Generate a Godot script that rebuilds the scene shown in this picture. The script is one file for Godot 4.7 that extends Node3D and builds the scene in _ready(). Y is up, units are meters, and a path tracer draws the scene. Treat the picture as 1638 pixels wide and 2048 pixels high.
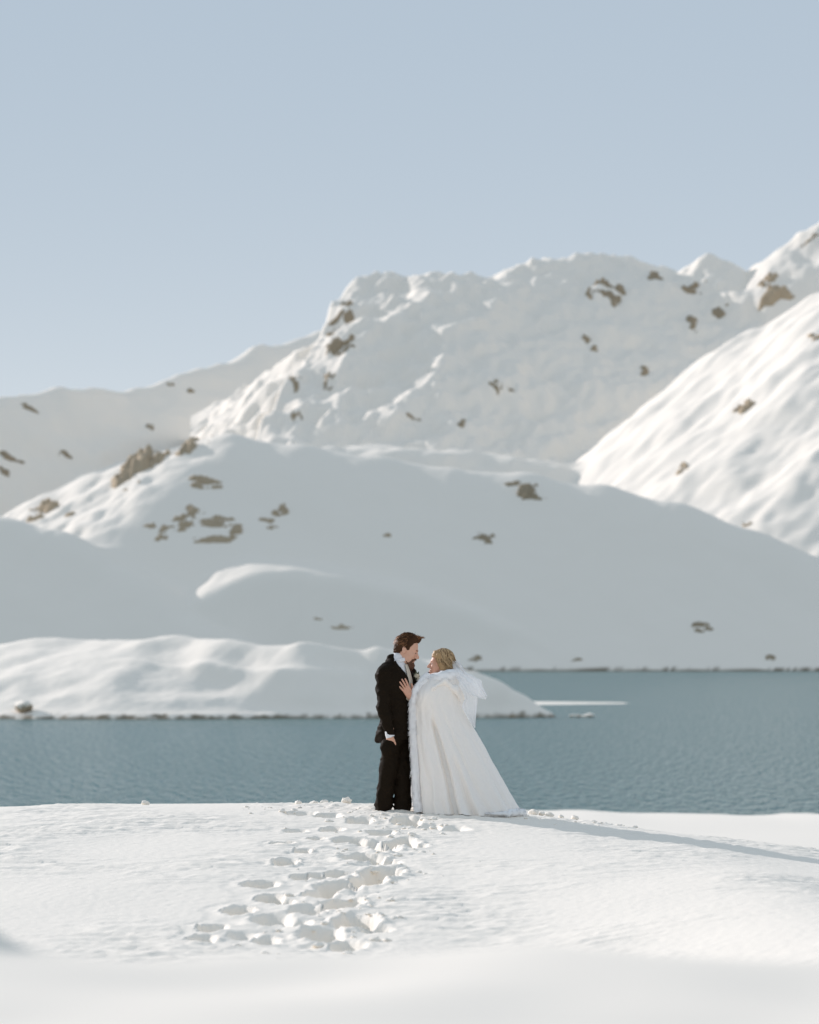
extends Node3D
# A couple on a snowy rise above a mountain lake, low winter sun from behind on the left.

const EYE := Vector3(0, 1.533, 0)
const FOCAL := 5807.4          # photograph pixels per unit of tangent
const PITCH := 2.721           # degrees upwards
const LAKE := -3.97

var fine := FastNoiseLite.new()
var broad := FastNoiseLite.new()
var warp := FastNoiseLite.new()
var mats := {}
var used_names := {}

# ---------------------------------------------------------------- naming helpers
func numbered(called: String) -> String:
	var n: int = used_names.get(called, 0)
	used_names[called] = n + 1
	return called if n == 0 else "%s_%03d" % [called, n]

func tag(o: Node, label: String, category: String, group := "", kind := "") -> Node:
	o.set_meta("label", label)
	if category != "":
		o.set_meta("category", category)
	if group != "":
		o.set_meta("group", group)
	if kind != "":
		o.set_meta("kind", kind)
	return o

func obj(called: String, mesh: Mesh, mat: Material, parent: Node = null) -> MeshInstance3D:
	var o := MeshInstance3D.new()
	o.mesh = mesh
	if mat:
		o.material_override = mat
	if parent == null:
		o.name = numbered(called)
		add_child(o, true)
	else:
		o.name = called
		parent.add_child(o, true)
	return o

func thing(called: String, label: String, category: String, at := Vector3.ZERO, group := "") -> Node3D:
	var o := Node3D.new()
	o.name = numbered(called)
	add_child(o, true)
	o.position = at
	tag(o, label, category, group)
	return o

# ---------------------------------------------------------------- geometry helpers
func ray(px: float, py: float) -> Vector3:
	var v := Vector3((px - 819.0) / FOCAL, -(py - 1024.0) / FOCAL, -1.0)
	return v.rotated(Vector3(1, 0, 0), deg_to_rad(PITCH))

func at(px: float, py: float, d: float) -> Vector3:
	# the point that stands d metres ahead in that direction
	var v := ray(px, py)
	return EYE + v * (d / -v.z)

func smin(a: float, b: float, k: float) -> float:
	var h := maxf(k - absf(a - b), 0.0) / k
	return minf(a, b) - h * h * k * 0.25

func smax(a: float, b: float, k: float) -> float:
	var h := maxf(k - absf(a - b), 0.0) / k
	return maxf(a, b) + h * h * k * 0.25

func noise_of(seed_: int, wavelength: float, octaves := 4, ridged := false) -> FastNoiseLite:
	var n := FastNoiseLite.new()
	n.seed = seed_
	n.noise_type = FastNoiseLite.TYPE_SIMPLEX_SMOOTH
	n.frequency = 1.0 / wavelength
	n.fractal_type = FastNoiseLite.FRACTAL_RIDGED if ridged else FastNoiseLite.FRACTAL_FBM
	n.fractal_octaves = octaves
	return n

func array_mesh(v: PackedVector3Array, n: PackedVector3Array, idx: PackedInt32Array, col := PackedColorArray(), uv := PackedVector2Array()) -> ArrayMesh:
	var a := []
	a.resize(Mesh.ARRAY_MAX)
	a[Mesh.ARRAY_VERTEX] = v
	a[Mesh.ARRAY_NORMAL] = n
	a[Mesh.ARRAY_INDEX] = idx
	if col.size():
		a[Mesh.ARRAY_COLOR] = col
	if uv.size():
		a[Mesh.ARRAY_TEX_UV] = uv
	var m := ArrayMesh.new()
	m.add_surface_from_arrays(Mesh.PRIMITIVE_TRIANGLES, a)
	return m

func grid_mesh(v: PackedVector3Array, nu: int, nv: int, col := PackedColorArray(), wrap := false) -> ArrayMesh:
	# v[j * nu + i]; i runs to the right, j away: the upper side is the front
	var n := PackedVector3Array()
	n.resize(v.size())
	for j in nv:
		var j0 := maxi(j - 1, 0) * nu
		var j1 := mini(j + 1, nv - 1) * nu
		for i in nu:
			var i0 := maxi(i - 1, 0)
			var i1 := mini(i + 1, nu - 1)
			if wrap:
				if i == 0:
					i0 = nu - 2
				if i == nu - 1:
					i1 = 1
			var r := v[j * nu + i1] - v[j * nu + i0]
			var w := v[j1 + i] - v[j0 + i]
			n[j * nu + i] = r.cross(w).normalized()
	var idx := PackedInt32Array()
	idx.resize((nu - 1) * (nv - 1) * 6)
	var k := 0
	for j in nv - 1:
		for i in nu - 1:
			var a := j * nu + i
			idx[k] = a; idx[k + 1] = a + nu; idx[k + 2] = a + nu + 1
			idx[k + 3] = a; idx[k + 4] = a + nu + 1; idx[k + 5] = a + 1
			k += 6
	return array_mesh(v, n, idx, col)

func plain(albedo: Color, rough: float, spec := 0.5) -> StandardMaterial3D:
	# albedo given as linear reflectance
	var m := StandardMaterial3D.new()
	m.albedo_color = albedo.linear_to_srgb()
	m.roughness = rough
	m.metallic_specular = spec
	return m

# ---------------------------------------------------------------- landforms
# A ridge is a polyline of points (x, height, distance) with a slope towards the viewer and one away from him.
func ridge(points: Array, near: float, far: float, round_ := 4.0) -> Array:
	var out := []
	for i in points.size() - 1:
		var a: Vector3 = points[i]
		var b: Vector3 = points[i + 1]
		out.append([a.x, -a.z, a.y, b.x, -b.z, b.y, near, far, round_])
	return out

func tent(x: float, d: float, segs: Array, k: float) -> float:
	var h := -1e4
	for s in segs:
		var ux: float = s[3] - s[0]
		var ud: float = s[4] - s[1]
		var qx: float = x - s[0]
		var qd: float = d - s[1]
		var l2 := ux * ux + ud * ud
		var t := clampf((qx * ux + qd * ud) / l2, 0.0, 1.0)
		var ex := qx - ux * t
		var ed := qd - ud * t
		var dist := sqrt(ex * ex + ed * ed) + 1e-5
		var side := (ux * qd - ud * qx) / (sqrt(l2) * dist)
		var slope: float = lerpf(s[6], s[7], clampf(0.5 + 0.5 * side, 0.0, 1.0))
		var r: float = s[8]
		var z: float = lerpf(s[2], s[5], t) - slope * (sqrt(dist * dist + r * r) - r)
		h = z if h < -9e3 else smax(h, z, k)
	return h

func facet(x: float, d: float, p: Vector3, gx: float, gd: float) -> float:
	# an inclined plane through p that rises by gx to the right and gd away
	return p.y + gx * (x - p.x) + gd * (d + p.z)

func on_face(px: float, py: float, shore: float, slope: float) -> Vector3:
	# the point seen there on a face that rises from the shore
	var v := ray(px, py)
	var t := v.y / -v.z
	var d := (shore * slope - (LAKE - EYE.y)) / (slope - t)
	d = (EYE.y - LAKE + shore * slope) / (slope - t)
	return at(px, py, d)

func land_mesh(height: Callable, px0: float, px1: float, nu: int, d0: float, d1: float, nv: int, paint = null) -> ArrayMesh:
	var v := PackedVector3Array()
	v.resize(nu * nv)
	var c := PackedColorArray()
	if paint != null:
		c.resize(nu * nv)
	for j in nv:
		var d := lerpf(d0, d1, float(j) / (nv - 1))
		for i in nu:
			var x := (lerpf(px0, px1, float(i) / (nu - 1)) - 819.0) / FOCAL * d
			var h: float = height.call(x, d)
			v[j * nu + i] = Vector3(x, h, -d)
			if paint != null:
				c[j * nu + i] = paint.call(x, h, d)
	return grid_mesh(v, nu, nv, c)

func hit(height: Callable, px: float, py: float, d0: float, d1: float) -> Vector3:
	var v := ray(px, py)
	v = v / -v.z
	var n := 260
	for i in n:
		var d := lerpf(d0, d1, float(i) / n)
		var p := EYE + v * d
		if p.y < float(height.call(p.x, d)):
			return p
	return EYE + v * d1

# ---------------------------------------------------------------- the far land
var hill_ridge := []
var hill_nose: Vector3
var bench: Vector3
var bench_edge: Vector3
var apron := []
var n_hill: FastNoiseLite
var n_hill_small: FastNoiseLite
var n_mid: FastNoiseLite
var n_big: FastNoiseLite
var n_ridged: FastNoiseLite

func prepare_land() -> void:
	n_hill = noise_of(11, 60.0, 3)
	n_hill_small = noise_of(12, 14.0, 3)
	n_mid = noise_of(13, 75.0, 4)
	n_big = noise_of(14, 160.0, 3)
	n_ridged = noise_of(15, 90.0, 3, true)
	var pts := []
	for q in [[300, 872], [450, 866], [600, 891], [750, 916], [900, 941], [1050, 952], [1200, 976], [1350, 1010], [1500, 1063], [1638, 1114], [1800, 1180], [2000, 1262], [2200, 1335]]:
		pts.append(on_face(q[0], q[1], 757.0, 0.66))
	hill_ridge = ridge(pts, 0.66, 0.5, 5.0)
	hill_nose = on_face(180, 1058, 757.0, 0.66)
	bench = on_face(505, 1106, 755.0, 0.66)
	bench_edge = on_face(505, 1154, 741.0, 0.66)
	var ap := []
	for q in [[-500, 1100], [-200, 1062], [0, 1046], [120, 1075], [260, 1150], [380, 1250], [450, 1330]]:
		ap.append(on_face(q[0], q[1], 745.0, 0.68))
	apron = ridge(ap, 0.68, 0.6, 8.0)

func hill_h(x: float, d: float) -> float:
	var h := tent(x, d, hill_ridge, 3.0)
	h = smin(h, facet(x, d, hill_nose, 0.40, 0.40) + 1.6 * n_hill_small.get_noise_2d(x, d), 4.0)
	h = smax(h, tent(x, d, apron, 4.0), 5.0)
	# a bench half way up whose flat top catches the sun
	var bx := x - bench.x
	var b := facet(x, d, bench, 0.0, lerpf(0.40, 0.24, smoothstep(-20.0, 15.0, bx))) - (0.0107 if bx < 0.0 else 0.0024) * bx * bx + 0.6 * n_hill_small.get_noise_2d(x * 0.6, d * 0.6)
	b = smin(b, facet(x, d, bench_edge, -0.02, 0.95) + 1.2 * n_hill_small.get_noise_2d(x * 0.8 + 40.0, 3.0), 2.0)
	b = smin(b, bench_edge.y + 1.5 + 0.9 * (x - at(345, 1155, 780).x), 3.0)
	b = smin(b, bench_edge.y + 7.0 - 0.20 * (x - at(640, 1155, 780).x), 3.0)
	h = smax(h, b, 0.8)
	h += 1.45 * n_hill.get_noise_2d(x + 0.6 * d, d * 0.5) + 0.22 * n_hill_small.get_noise_2d(x + 300.0, d)
	# the foot runs out flat at the water
	return smax(h, LAKE - 0.6 - 0.1 * (757.0 - d), 1.2)

func shore_paint(level: float) -> Callable:
	return func(x: float, h: float, d: float) -> Color:
		var edge := level + 0.35 * warp.get_noise_2d(x * 3.0, d * 3.0)
		var s := smoothstep(edge - 0.12, edge + 0.12, h)
		return Color(0.22, 0.185, 0.135).lerp(Color(0.95, 0.872, 0.77), s)

var m1 := []
var m2 := []
var m2_low: Vector3
var m2_left: Vector3
var n_drift: FastNoiseLite
var m3 := []
var m3_foot := []
var m3_p: Vector3
var m4 := []
var knobs := []

func line(q: Array, d: float) -> Array:
	var out := []
	for p in q:
		out.append(at(p[0], p[1], d + (p[2] if p.size() > 2 else 0.0)))
	return out

func prepare_mountains() -> void:
	m1 = ridge(line([[-900, 840, -400], [-300, 815, -260], [-120, 806, -200], [0, 800, -170], [120, 784, -130], [270, 778, -85], [400, 748, -45], [520, 702, -5], [640, 668, 35], [760, 660, 70], [900, 650, 110]], 1480.0), 0.68, 0.7, 4.0)
	m1 += ridge(line([[-1000, 520, -420], [-850, 330, -390], [-690, 250, -350], [-560, 330, -310], [-430, 520, -270]], 1480.0), 1.7, 1.3, 4.0)
	m2 = ridge(line([[600, 560, 4], [740, 546, 0], [860, 534, 0], [930, 545, 5], [1000, 546, 12], [1080, 531, 25], [1150, 518, 38], [1230, 515, 50], [1330, 532, 70], [1450, 560, 95], [1600, 620, 120]], 1300.0), 0.55, 0.5, 8.0)
	m2 += ridge(line([[1385, 528, 40], [1415, 516, 36], [1465, 522, 30], [1480, 545, 20]], 1300.0), 0.95, 0.9, 3.0)
	m2 += ridge(line([[1420, 575, 15], [1450, 590, 0], [1462, 615, -15]], 1300.0), 1.0, 0.9, 2.0)
	m2_low = at(520, 800, 1230.0)
	m2_left = at(700, 550, 1303.0)
	n_drift = noise_of(16, 30.0, 3)
	m3 = ridge(line([[2100, 330], [1800, 480], [1638, 592], [1500, 664], [1430, 716], [1380, 762], [1280, 846], [1200, 905], [1120, 950], [1040, 972], [900, 990]], 1120.0), 1.5, 0.48, 3.0)
	m3_foot = ridge(line([[480, 915], [620, 906], [760, 900], [900, 908], [1040, 922], [1130, 938], [1240, 930]], 1080.0), 0.12, 0.5, 3.0)
	m3_p = at(1400, 800, 1100.0)
	m4 = ridge(line([[1490, 560], [1520, 530], [1570, 490], [1638, 452], [1720, 420], [1900, 370], [2200, 300]], 1330.0), 0.8, 0.6, 6.0)

func mountain_left_h(x: float, d: float) -> float:
	var h := tent(x, d, m1, 6.0)
	return h + 3.5 * n_mid.get_noise_2d(x + 900.0, d) + 1.5 * n_ridged.get_noise_2d(x * 1.4, d + 400.0) + 0.8 * n_hill_small.get_noise_2d(x * 0.6, d * 0.6)

func mountain_h(x: float, d: float) -> float:
	var h := tent(x, d, m2, 8.0) - 3.0
	var wob := 5.0 * n_mid.get_noise_2d(x * 2.0, d * 2.0 + 70.0)
	h = smin(h, 118.0 + 4.2 * (x - at(655, 700, 1300.0).x) - 0.45 * (d - 1305.0) + 2.2 * wob, 2.0)
	# the long slope under the cliff, turned to the sun
	var low := facet(x, d, m2_low, 0.80, 0.30)
	low = smin(low, at(640, 676, 1270.0).y + 0.06 * (x - at(640, 676, 1270.0).x) - 0.4 * (d - 1270.0), 6.0)
	low = smin(low, at(640, 676, 1270.0).y + 0.72 * (d - 1262.0), 5.0)
	h = smin(h, facet(x, d, m2_left, 0.40, 0.44), 5.0)
	h = smax(h, low, 3.0)
	# drifts that run down to the left
	var u := x * 0.8 + d * 0.6
	var w := d * 0.8 - x * 0.6
	var rough := lerpf(1.35, 0.75, smoothstep(0.0, 110.0, x))
	h += 4.0 * n_big.get_noise_2d(x, d) + 3.6 * n_mid.get_noise_2d(u * 0.7, w * 1.5) + 3.8 * rough * n_drift.get_noise_2d(u * 0.8, w * 1.2) + 2.3 * rough * n_hill_small.get_noise_2d(x * 0.8, d * 0.6) + 1.0 * n_hill_small.get_noise_2d(x * 2.1, d * 1.6)
	return h

func slope_right_h(x: float, d: float) -> float:
	var h := tent(x, d, m3, 6.0)
	h = smax(h, tent(x, d, m3_foot, 4.0) - 0.02 * pow(maxf(0.0, 1060.0 - d), 2.0), 4.0)
	return h - 0.004 * pow(maxf(0.0, 900.0 - d), 2.0) + 2.8 * n_mid.get_noise_2d((x - d) * 0.9, (x + d) * 0.55) + 2.6 * n_drift.get_noise_2d((x - d) * 0.8, (x + d) * 0.5) + 0.8 * n_hill_small.get_noise_2d(x * 0.5, d * 0.5)

func peak_h(x: float, d: float) -> float:
	var h := tent(x, d, m4, 6.0) - 4.0
	return h + 6.0 * n_mid.get_noise_2d(x * 1.5 + 250.0, d * 1.2) + 4.0 * n_ridged.get_noise_2d(x * 1.6, d + 800.0) + 1.2 * n_hill_small.get_noise_2d(x * 0.6, d * 0.6)

# ---------------------------------------------------------------- the tongue of land in the lake
var pen_ridge := []
var pen_low := []
var n_pen: FastNoiseLite
var n_pen_small: FastNoiseLite

func prepare_peninsula() -> void:
	n_pen = noise_of(21, 7.5, 2)
	n_pen_small = noise_of(22, 2.6, 3)
	pen_ridge = ridge(line([[-900, 1330, 268], [-400, 1308, 266], [0, 1301, 263], [100, 1291, 261], [200, 1286, 258], [325, 1285, 255]], 0.0), 0.27, 0.3, 2.0)
	pen_ridge += ridge(line([[325, 1285, 255], [450, 1291, 249], [600, 1296, 244.5]], 0.0), 0.66, 0.3, 1.0)
	pen_ridge += ridge(line([[600, 1296, 244.5], [750, 1307, 243.5], [870, 1335, 242], [952, 1360, 241], [1045, 1399, 239.5], [1118, 1437, 238.6]], 0.0), 0.85, 0.9, 0.7)
	pen_low = ridge(line([[240, 1330, 246], [400, 1337, 243], [560, 1347, 240], [700, 1343, 240.5], [760, 1350, 241]], 0.0), 0.8, 0.05, 0.5)

func peninsula_h(x: float, d: float) -> float:
	var h := tent(x, d, pen_ridge, 0.8)
	h = smax(h, tent(x, d, pen_low, 0.5) - 0.6 * maxf(0.0, x - at(730, 1345, 240.0).x), 0.5)
	h += 0.60 * n_pen.get_noise_2d(x * 0.8, d * 0.6) * smoothstep(LAKE, LAKE + 2.0, h) + 0.07 * n_pen_small.get_noise_2d(x, d)
	# the snow ends in a little bluff at the water
	var up := h - LAKE
	if up > 0.0:
		h = LAKE + up * (0.55 + 0.45 * smoothstep(0.0, 1.6, up)) + 0.25 * smoothstep(0.0, 0.25, up)
	return maxf(h, LAKE - 1.2)

func spit_h(x: float, d: float) -> float:
	var a := at(930, 1396, 300.0)
	var b := at(1256, 1406, 300.0)
	var t := (x - a.x) / (b.x - a.x)
	var half := lerpf(13.0, 2.0, clampf(t, 0.0, 1.0))
	var e := 1.0 - pow(absf(d - 300.0) / half, 2.0)
	var h := LAKE + 0.27 * lerpf(1.0, 0.45, clampf(t, 0.0, 1.0)) * e - 0.02
	h -= 2.5 * maxf(0.0, t - 0.97) + 2.5 * maxf(0.0, -t - 0.3)
	return maxf(h, LAKE - 0.8)

# ---------------------------------------------------------------- the snow underfoot
var n_under: FastNoiseLite

func mound_h(x: float, d: float) -> float:
	var dd := d - 28.3
	var h: float
	if dd > 0.0:
		h = -0.0155 * dd * dd if dd < 9.0 else -1.2555 - 0.279 * (dd - 9.0)
	else:
		h = -0.035 * (sqrt(dd * dd + 1.277) - 1.13)
	var r := x - 0.75
	h -= 0.123 * (0.5 * (r + sqrt(r * r + 0.35)))
	var l := -x - 2.0
	h -= 0.010 * (0.5 * (l + sqrt(l * l + 0.6)))
	# to the right the ground tips away from the viewer
	h += 0.048 * smoothstep(0.3, 2.8, x) * clampf(28.0 - d, -4.0, 13.0)
	return h

func wide_h(x: float, d: float) -> float:
	var shelf := LAKE + 0.40 - 0.50 * smoothstep(85.0, 104.0, d + 3.0 * warp.get_noise_2d(x, 7.0) + 0.02 * x) + 0.06 * n_under.get_noise_2d(x * 0.3, d * 0.3)
	var m := mound_h(x, d)
	# the rise ends left and right in long shoulders
	m -= 0.0009 * pow(maxf(0.0, absf(x) - 14.0), 2.0)
	return smax(shelf, m, 0.8)

var prints := []
var trail := []

func prepare_prints() -> void:
	# [x, y] in the photograph, length, width, depth in metres
	var q := [
		[405, 1880, 0.17, 0.10, 0.10], [424, 1855, 0.18, 0.11, 0.14], [477, 1821, 0.20, 0.12, 0.17], [520, 1773, 0.24, 0.13, 0.16],
		[541, 1799, 0.19, 0.12, 0.16], [567, 1803, 0.13, 0.09, 0.11], [573, 1725, 0.19, 0.12, 0.18], [605, 1754, 0.16, 0.10, 0.13],
		[632, 1753, 0.15, 0.10, 0.13], [607, 1703, 0.13, 0.08, 0.11], [569, 1688, 0.18, 0.08, 0.12], [632, 1677, 0.13, 0.08, 0.12],
		[483, 1870, 0.19, 0.10, 0.07], [530, 1879, 0.15, 0.11, 0.09], [544, 1838, 0.28, 0.15, 0.12], [617, 1820, 0.24, 0.15, 0.14],
		[686, 1810, 0.26, 0.15, 0.20], [710, 1844, 0.27, 0.17, 0.24], [640, 1868, 0.27, 0.16, 0.20], [695, 1888, 0.22, 0.13, 0.13],
		[750, 1860, 0.19, 0.09, 0.10], [676, 1776, 0.30, 0.16, 0.22], [640, 1790, 0.22, 0.14, 0.14], [764, 1746, 0.30, 0.18, 0.26],
		[735, 1762, 0.26, 0.16, 0.22], [681, 1749, 0.22, 0.11, 0.14], [725, 1716, 0.34, 0.15, 0.19], [698, 1680, 0.28, 0.15, 0.17],
		[735, 1686, 0.28, 0.15, 0.19], [770, 1694, 0.23, 0.14, 0.17], [800, 1682, 0.28, 0.17, 0.21], [813, 1641, 0.26, 0.19, 0.20],
		[836, 1690, 0.18, 0.09, 0.10], [664, 1657, 0.20, 0.11, 0.11], [593, 1661, 0.20, 0.08, 0.08], [762, 1662, 0.25, 0.16, 0.14],
		[602, 1628, 0.30, 0.15, 0.10], [655, 1632, 0.25, 0.15, 0.09], [720, 1640, 0.25, 0.18, 0.12], [855, 1650, 0.26, 0.16, 0.08],
		[905, 1655, 0.30, 0.14, 0.07], [770, 1725, 0.22, 0.14, 0.14], [596, 1846, 0.16, 0.12, 0.10],
	]
	for e in q:
		var p := hit(mound_h, e[0], e[1], 12.0, 31.0)
		prints.append([p.x, -p.z, float(e[2]) * 0.55, e[3], e[4]])
	for e in [[640, 1900], [650, 1850], [690, 1790], [745, 1725], [780, 1680], [800, 1645], [790, 1625]]:
		var p := hit(mound_h, e[0], e[1], 12.0, 31.0)
		trail.append(Vector2(p.x, -p.z))

func seg_dist(p: Vector2, pts: Array) -> float:
	var best := 1e9
	for i in pts.size() - 1:
		var a: Vector2 = pts[i]
		var b: Vector2 = pts[i + 1]
		var t := clampf((p - a).dot(b - a) / (b - a).length_squared(), 0.0, 1.0)
		best = minf(best, p.distance_to(a + (b - a) * t))
	return best

func build_snow_rise() -> void:
	var x0 := -5.6
	var x1 := 6.4
	var d0 := 10.5
	var d1 := 35.5
	var nu := 481
	var nv := 670
	var lumps := noise_of(31, 0.16, 3)
	var crust := noise_of(32, 0.55, 3, true)
	var grain := noise_of(33, 0.06, 2)
	var roll := noise_of(34, 3.2, 2)
	var patch := noise_of(35, 2.4, 2)
	var v := PackedVector3Array()
	v.resize(nu * nv)
	var hs := PackedFloat32Array()
	hs.resize(nu * nv)
	var sx := (x1 - x0) / (nu - 1)
	var sd := (d1 - d0) / (nv - 1)
	for j in nv:
		var d := d0 + sd * j
		for i in nu:
			var x := x0 + sx * i
			var h := mound_h(x, d) + 0.022 * roll.get_noise_2d(x, d * 0.7)
			# wind crust: low broken ridges that run across the slope
			var m := clampf(0.35 + 1.4 * patch.get_noise_2d(x * 0.8, d * 0.5), 0.0, 1.0)
			var c := crust.get_noise_2d(x * 0.55 + d * 0.12, d * 1.5)
			h += 0.030 * m * maxf(0.0, c) + 0.0035 * grain.get_noise_2d(x, d)
			hs[j * nu + i] = h
	# the trodden trail and the place where the two stand
	var stood := [Vector2(-0.98, 29.1), Vector2(-0.3, 28.4), Vector2(0.6, 27.6), Vector2(1.25, 28.0), Vector2(1.9, 28.3)]
	for j in nv:
		var d := d0 + sd * j
		if d < 17.0 or d > 31.0:
			continue
		for i in nu:
			var x := x0 + sx * i
			if x < -2.6 or x > 3.0:
				continue
			var p := Vector2(x, d)
			var a := seg_dist(p, trail)
			var b := seg_dist(p, stood)
			var w := maxf(0.8 * (1.0 - smoothstep(0.08, 0.42, a)), 0.9 * (1.0 - smoothstep(0.25, 0.9, b)))
			if w <= 0.0:
				continue
			var l := lumps.get_noise_2d(x, d)
			hs[j * nu + i] += w * (0.022 * maxf(l, 0.0) + 0.008 * lumps.get_noise_2d(x * 2.3, d * 2.3) - 0.01 + 0.03 * lumps.get_noise_2d(x * 0.4 + 30.0, d * 0.4))
	var dents := PackedFloat32Array()
	dents.resize(nu * nv)
	var rims := dents.duplicate()
	for e in prints:
		var i0 := maxi(int((e[0] - 0.75 - x0) / sx), 0)
		var i1 := mini(int((e[0] + 0.75 - x0) / sx), nu - 1)
		var j0 := maxi(int((e[1] - 0.9 - d0) / sd), 0)
		var j1 := mini(int((e[1] + 0.9 - d0) / sd), nv - 1)
		for j in range(j0, j1 + 1):
			for i in range(i0, i1 + 1):
				var x := x0 + sx * i
				var d := d0 + sd * j
				var qx: float = (x - e[0]) / e[2]
				var qd: float = (d - e[1]) / (e[3] * 2.0)
				var r := sqrt(qx * qx + qd * qd) * (1.0 + 0.25 * lumps.get_noise_2d(x * 0.7 + 9.0, d * 0.4))
				if r > 2.2:
					continue
				var dent := (1.0 - smoothstep(0.48, 1.05, r)) * float(e[4]) * 1.1
				var rim := exp(-pow((r - 1.15) / 0.25, 2.0)) * 0.08 * float(e[4]) * (0.5 + 1.2 * maxf(0.0, 0.3 + lumps.get_noise_2d(x * 1.4, d * 1.4)))
				var k := j * nu + i
				dents[k] = smax(dents[k], dent, 0.02)
				rims[k] = maxf(rims[k], rim)
	for k in hs.size():
		hs[k] += rims[k] * (1.0 - smoothstep(0.0, 0.05, dents[k])) - dents[k]
	for j in nv:
		var d := d0 + sd * j
		for i in nu:
			v[j * nu + i] = Vector3(x0 + sx * i, hs[j * nu + i], -d)
	ground_x0 = x0; ground_d0 = d0; ground_sx = sx; ground_sd = sd; ground_nu = nu; ground_nv = nv
	ground_hs = hs
	var o := obj("snow_ground", grid_mesh(v, nu, nv), mats.snow_near)
	tag(o, "trampled snow on the rounded rise under the couple with a trail of deep footprints", "snow", "", "structure")

var ground_hs: PackedFloat32Array
var ground_x0: float
var ground_d0: float
var ground_sx: float
var ground_sd: float
var ground_nu: int
var ground_nv: int

func snow_y(x: float, d: float) -> float:
	var i := clampi(int(round((x - ground_x0) / ground_sx)), 0, ground_nu - 1)
	var j := clampi(int(round((d - ground_d0) / ground_sd)), 0, ground_nv - 1)
	return ground_hs[j * ground_nu + i]

func clod_mesh(seed_: int) -> ArrayMesh:
	# an uneven lump of snow of about unit radius
	var n := noise_of(seed_, 1.1, 3)
	var nu := 15
	var nv := 10
	var v := PackedVector3Array()
	for j in nv:
		var th := PI * (1.0 - float(j) / (nv - 1))
		for i in nu:
			var ph := -TAU * float(i % (nu - 1)) / (nu - 1)
			var p := Vector3(sin(th) * cos(ph), cos(th), sin(th) * sin(ph))
			var r := 1.0 + 0.55 * n.get_noise_3dv(p)
			v.append(p * r * Vector3(1.15, 0.8, 1.0))
	return grid_mesh(v, nu, nv, PackedColorArray(), true)

func build_clods() -> void:
	var shapes := []
	for s in 5:
		shapes.append(clod_mesh(70 + s))
	# chunks that stand out on the brow, one by one
	var named := [
		[291, 1599, 0.045, "snow lump alone on the brow far left of the couple"],
		[596, 1598, 0.040, "leftmost small snow lump of the row left of the groom"],
		[611, 1601, 0.028, "tiny snow lump beside the leftmost one of the row left of the groom"],
		[628, 1600, 0.050, "broad snow lump second from the left in the row left of the groom"],
		[648, 1599, 0.045, "rounded snow lump in the middle of the row left of the groom"],
		[662, 1603, 0.030, "low snow lump right of the middle of the row left of the groom"],
		[692, 1601, 0.055, "largest snow lump at the right end of the row left of the groom"],
		[1068, 1620, 0.055, "pointed snow lump just right of the cape's hem"],
		[1084, 1626, 0.036, "small snow lump right of the pointed one by the cape's hem"],
		[1100, 1627, 0.045, "rounded snow lump beyond the shadow, third from the cape's hem"],
		[1122, 1630, 0.033, "low snow lump beyond the shadow, fourth from the cape's hem"],
		[1150, 1634, 0.040, "snow lump beyond the shadow farthest right of the cape's hem"],
	]
	for k in named.size():
		var e: Array = named[k]
		var d := 29.4
		var v := ray(e[0], e[1])
		var x: float = v.x / -v.z * d
		var o := obj("snow_lump", shapes[k % 5], mats.snow_near)
		o.position = Vector3(x, snow_y(x, d) + float(e[2]) * 0.4, -d)
		o.scale = Vector3.ONE * float(e[2]) * 0.8
		o.rotation.y = k * 1.7
		tag(o, e[3], "snow lump", "snow lumps standing on the brow")
	var rng := RandomNumberGenerator.new()
	rng.seed = 5
	var mm := MultiMesh.new()
	mm.transform_format = MultiMesh.TRANSFORM_3D
	mm.mesh = shapes[0]
	var places := []
	for k in 420:
		var p: Vector2
		if k < 240:
			var s: int = rng.randi_range(0, trail.size() - 2)
			var a: Vector2 = trail[s]
			var b: Vector2 = trail[s + 1]
			p = a.lerp(b, rng.randf()) + Vector2(rng.randfn(0.05, 0.25), rng.randfn(0.0, 0.4))
		else:
			p = Vector2(rng.randf_range(-1.6, 2.3), 0.0)
			p.y = 28.2 + rng.randfn(0.0, 0.7)
		var size := 0.006 + 0.022 * pow(rng.randf(), 3.0)
		places.append(Transform3D(Basis(Vector3.UP, rng.randf() * TAU).scaled(Vector3(size * 1.2, size * 0.8, size * 1.2)), Vector3(p.x, snow_y(p.x, p.y) + size * 0.1, -p.y)))
	mm.instance_count = places.size()
	for k in places.size():
		mm.set_instance_transform(k, places[k])
	var o := MultiMeshInstance3D.new()
	o.multimesh = mm
	o.material_override = mats.snow_near
	o.name = "snow_crumbs"
	add_child(o, true)
	tag(o, "loose crumbs of kicked up snow scattered along the trail and round the couple", "snow crumbs", "", "stuff")

func bank_h(x: float, d: float) -> float:
	var crest := 6.6 + 0.15 * warp.get_noise_2d(x * 2.0, 3.0)
	var h := 0.845 - 0.012 * x + 0.035 * warp.get_noise_2d(x * 3.0, d * 3.0)
	h += 0.19 * exp(-pow((x + 1.10) / 0.17, 2.0) - pow((d - 7.0) / 0.5, 2.0))
	h -= 0.9 * maxf(0.0, d - crest) * smoothstep(0.0, 0.7, d - crest)
	h -= 0.02 * maxf(0.0, 5.0 - d)
	return maxf(h, -0.9 + 0.1 * absf(x) * 0.0)

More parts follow.
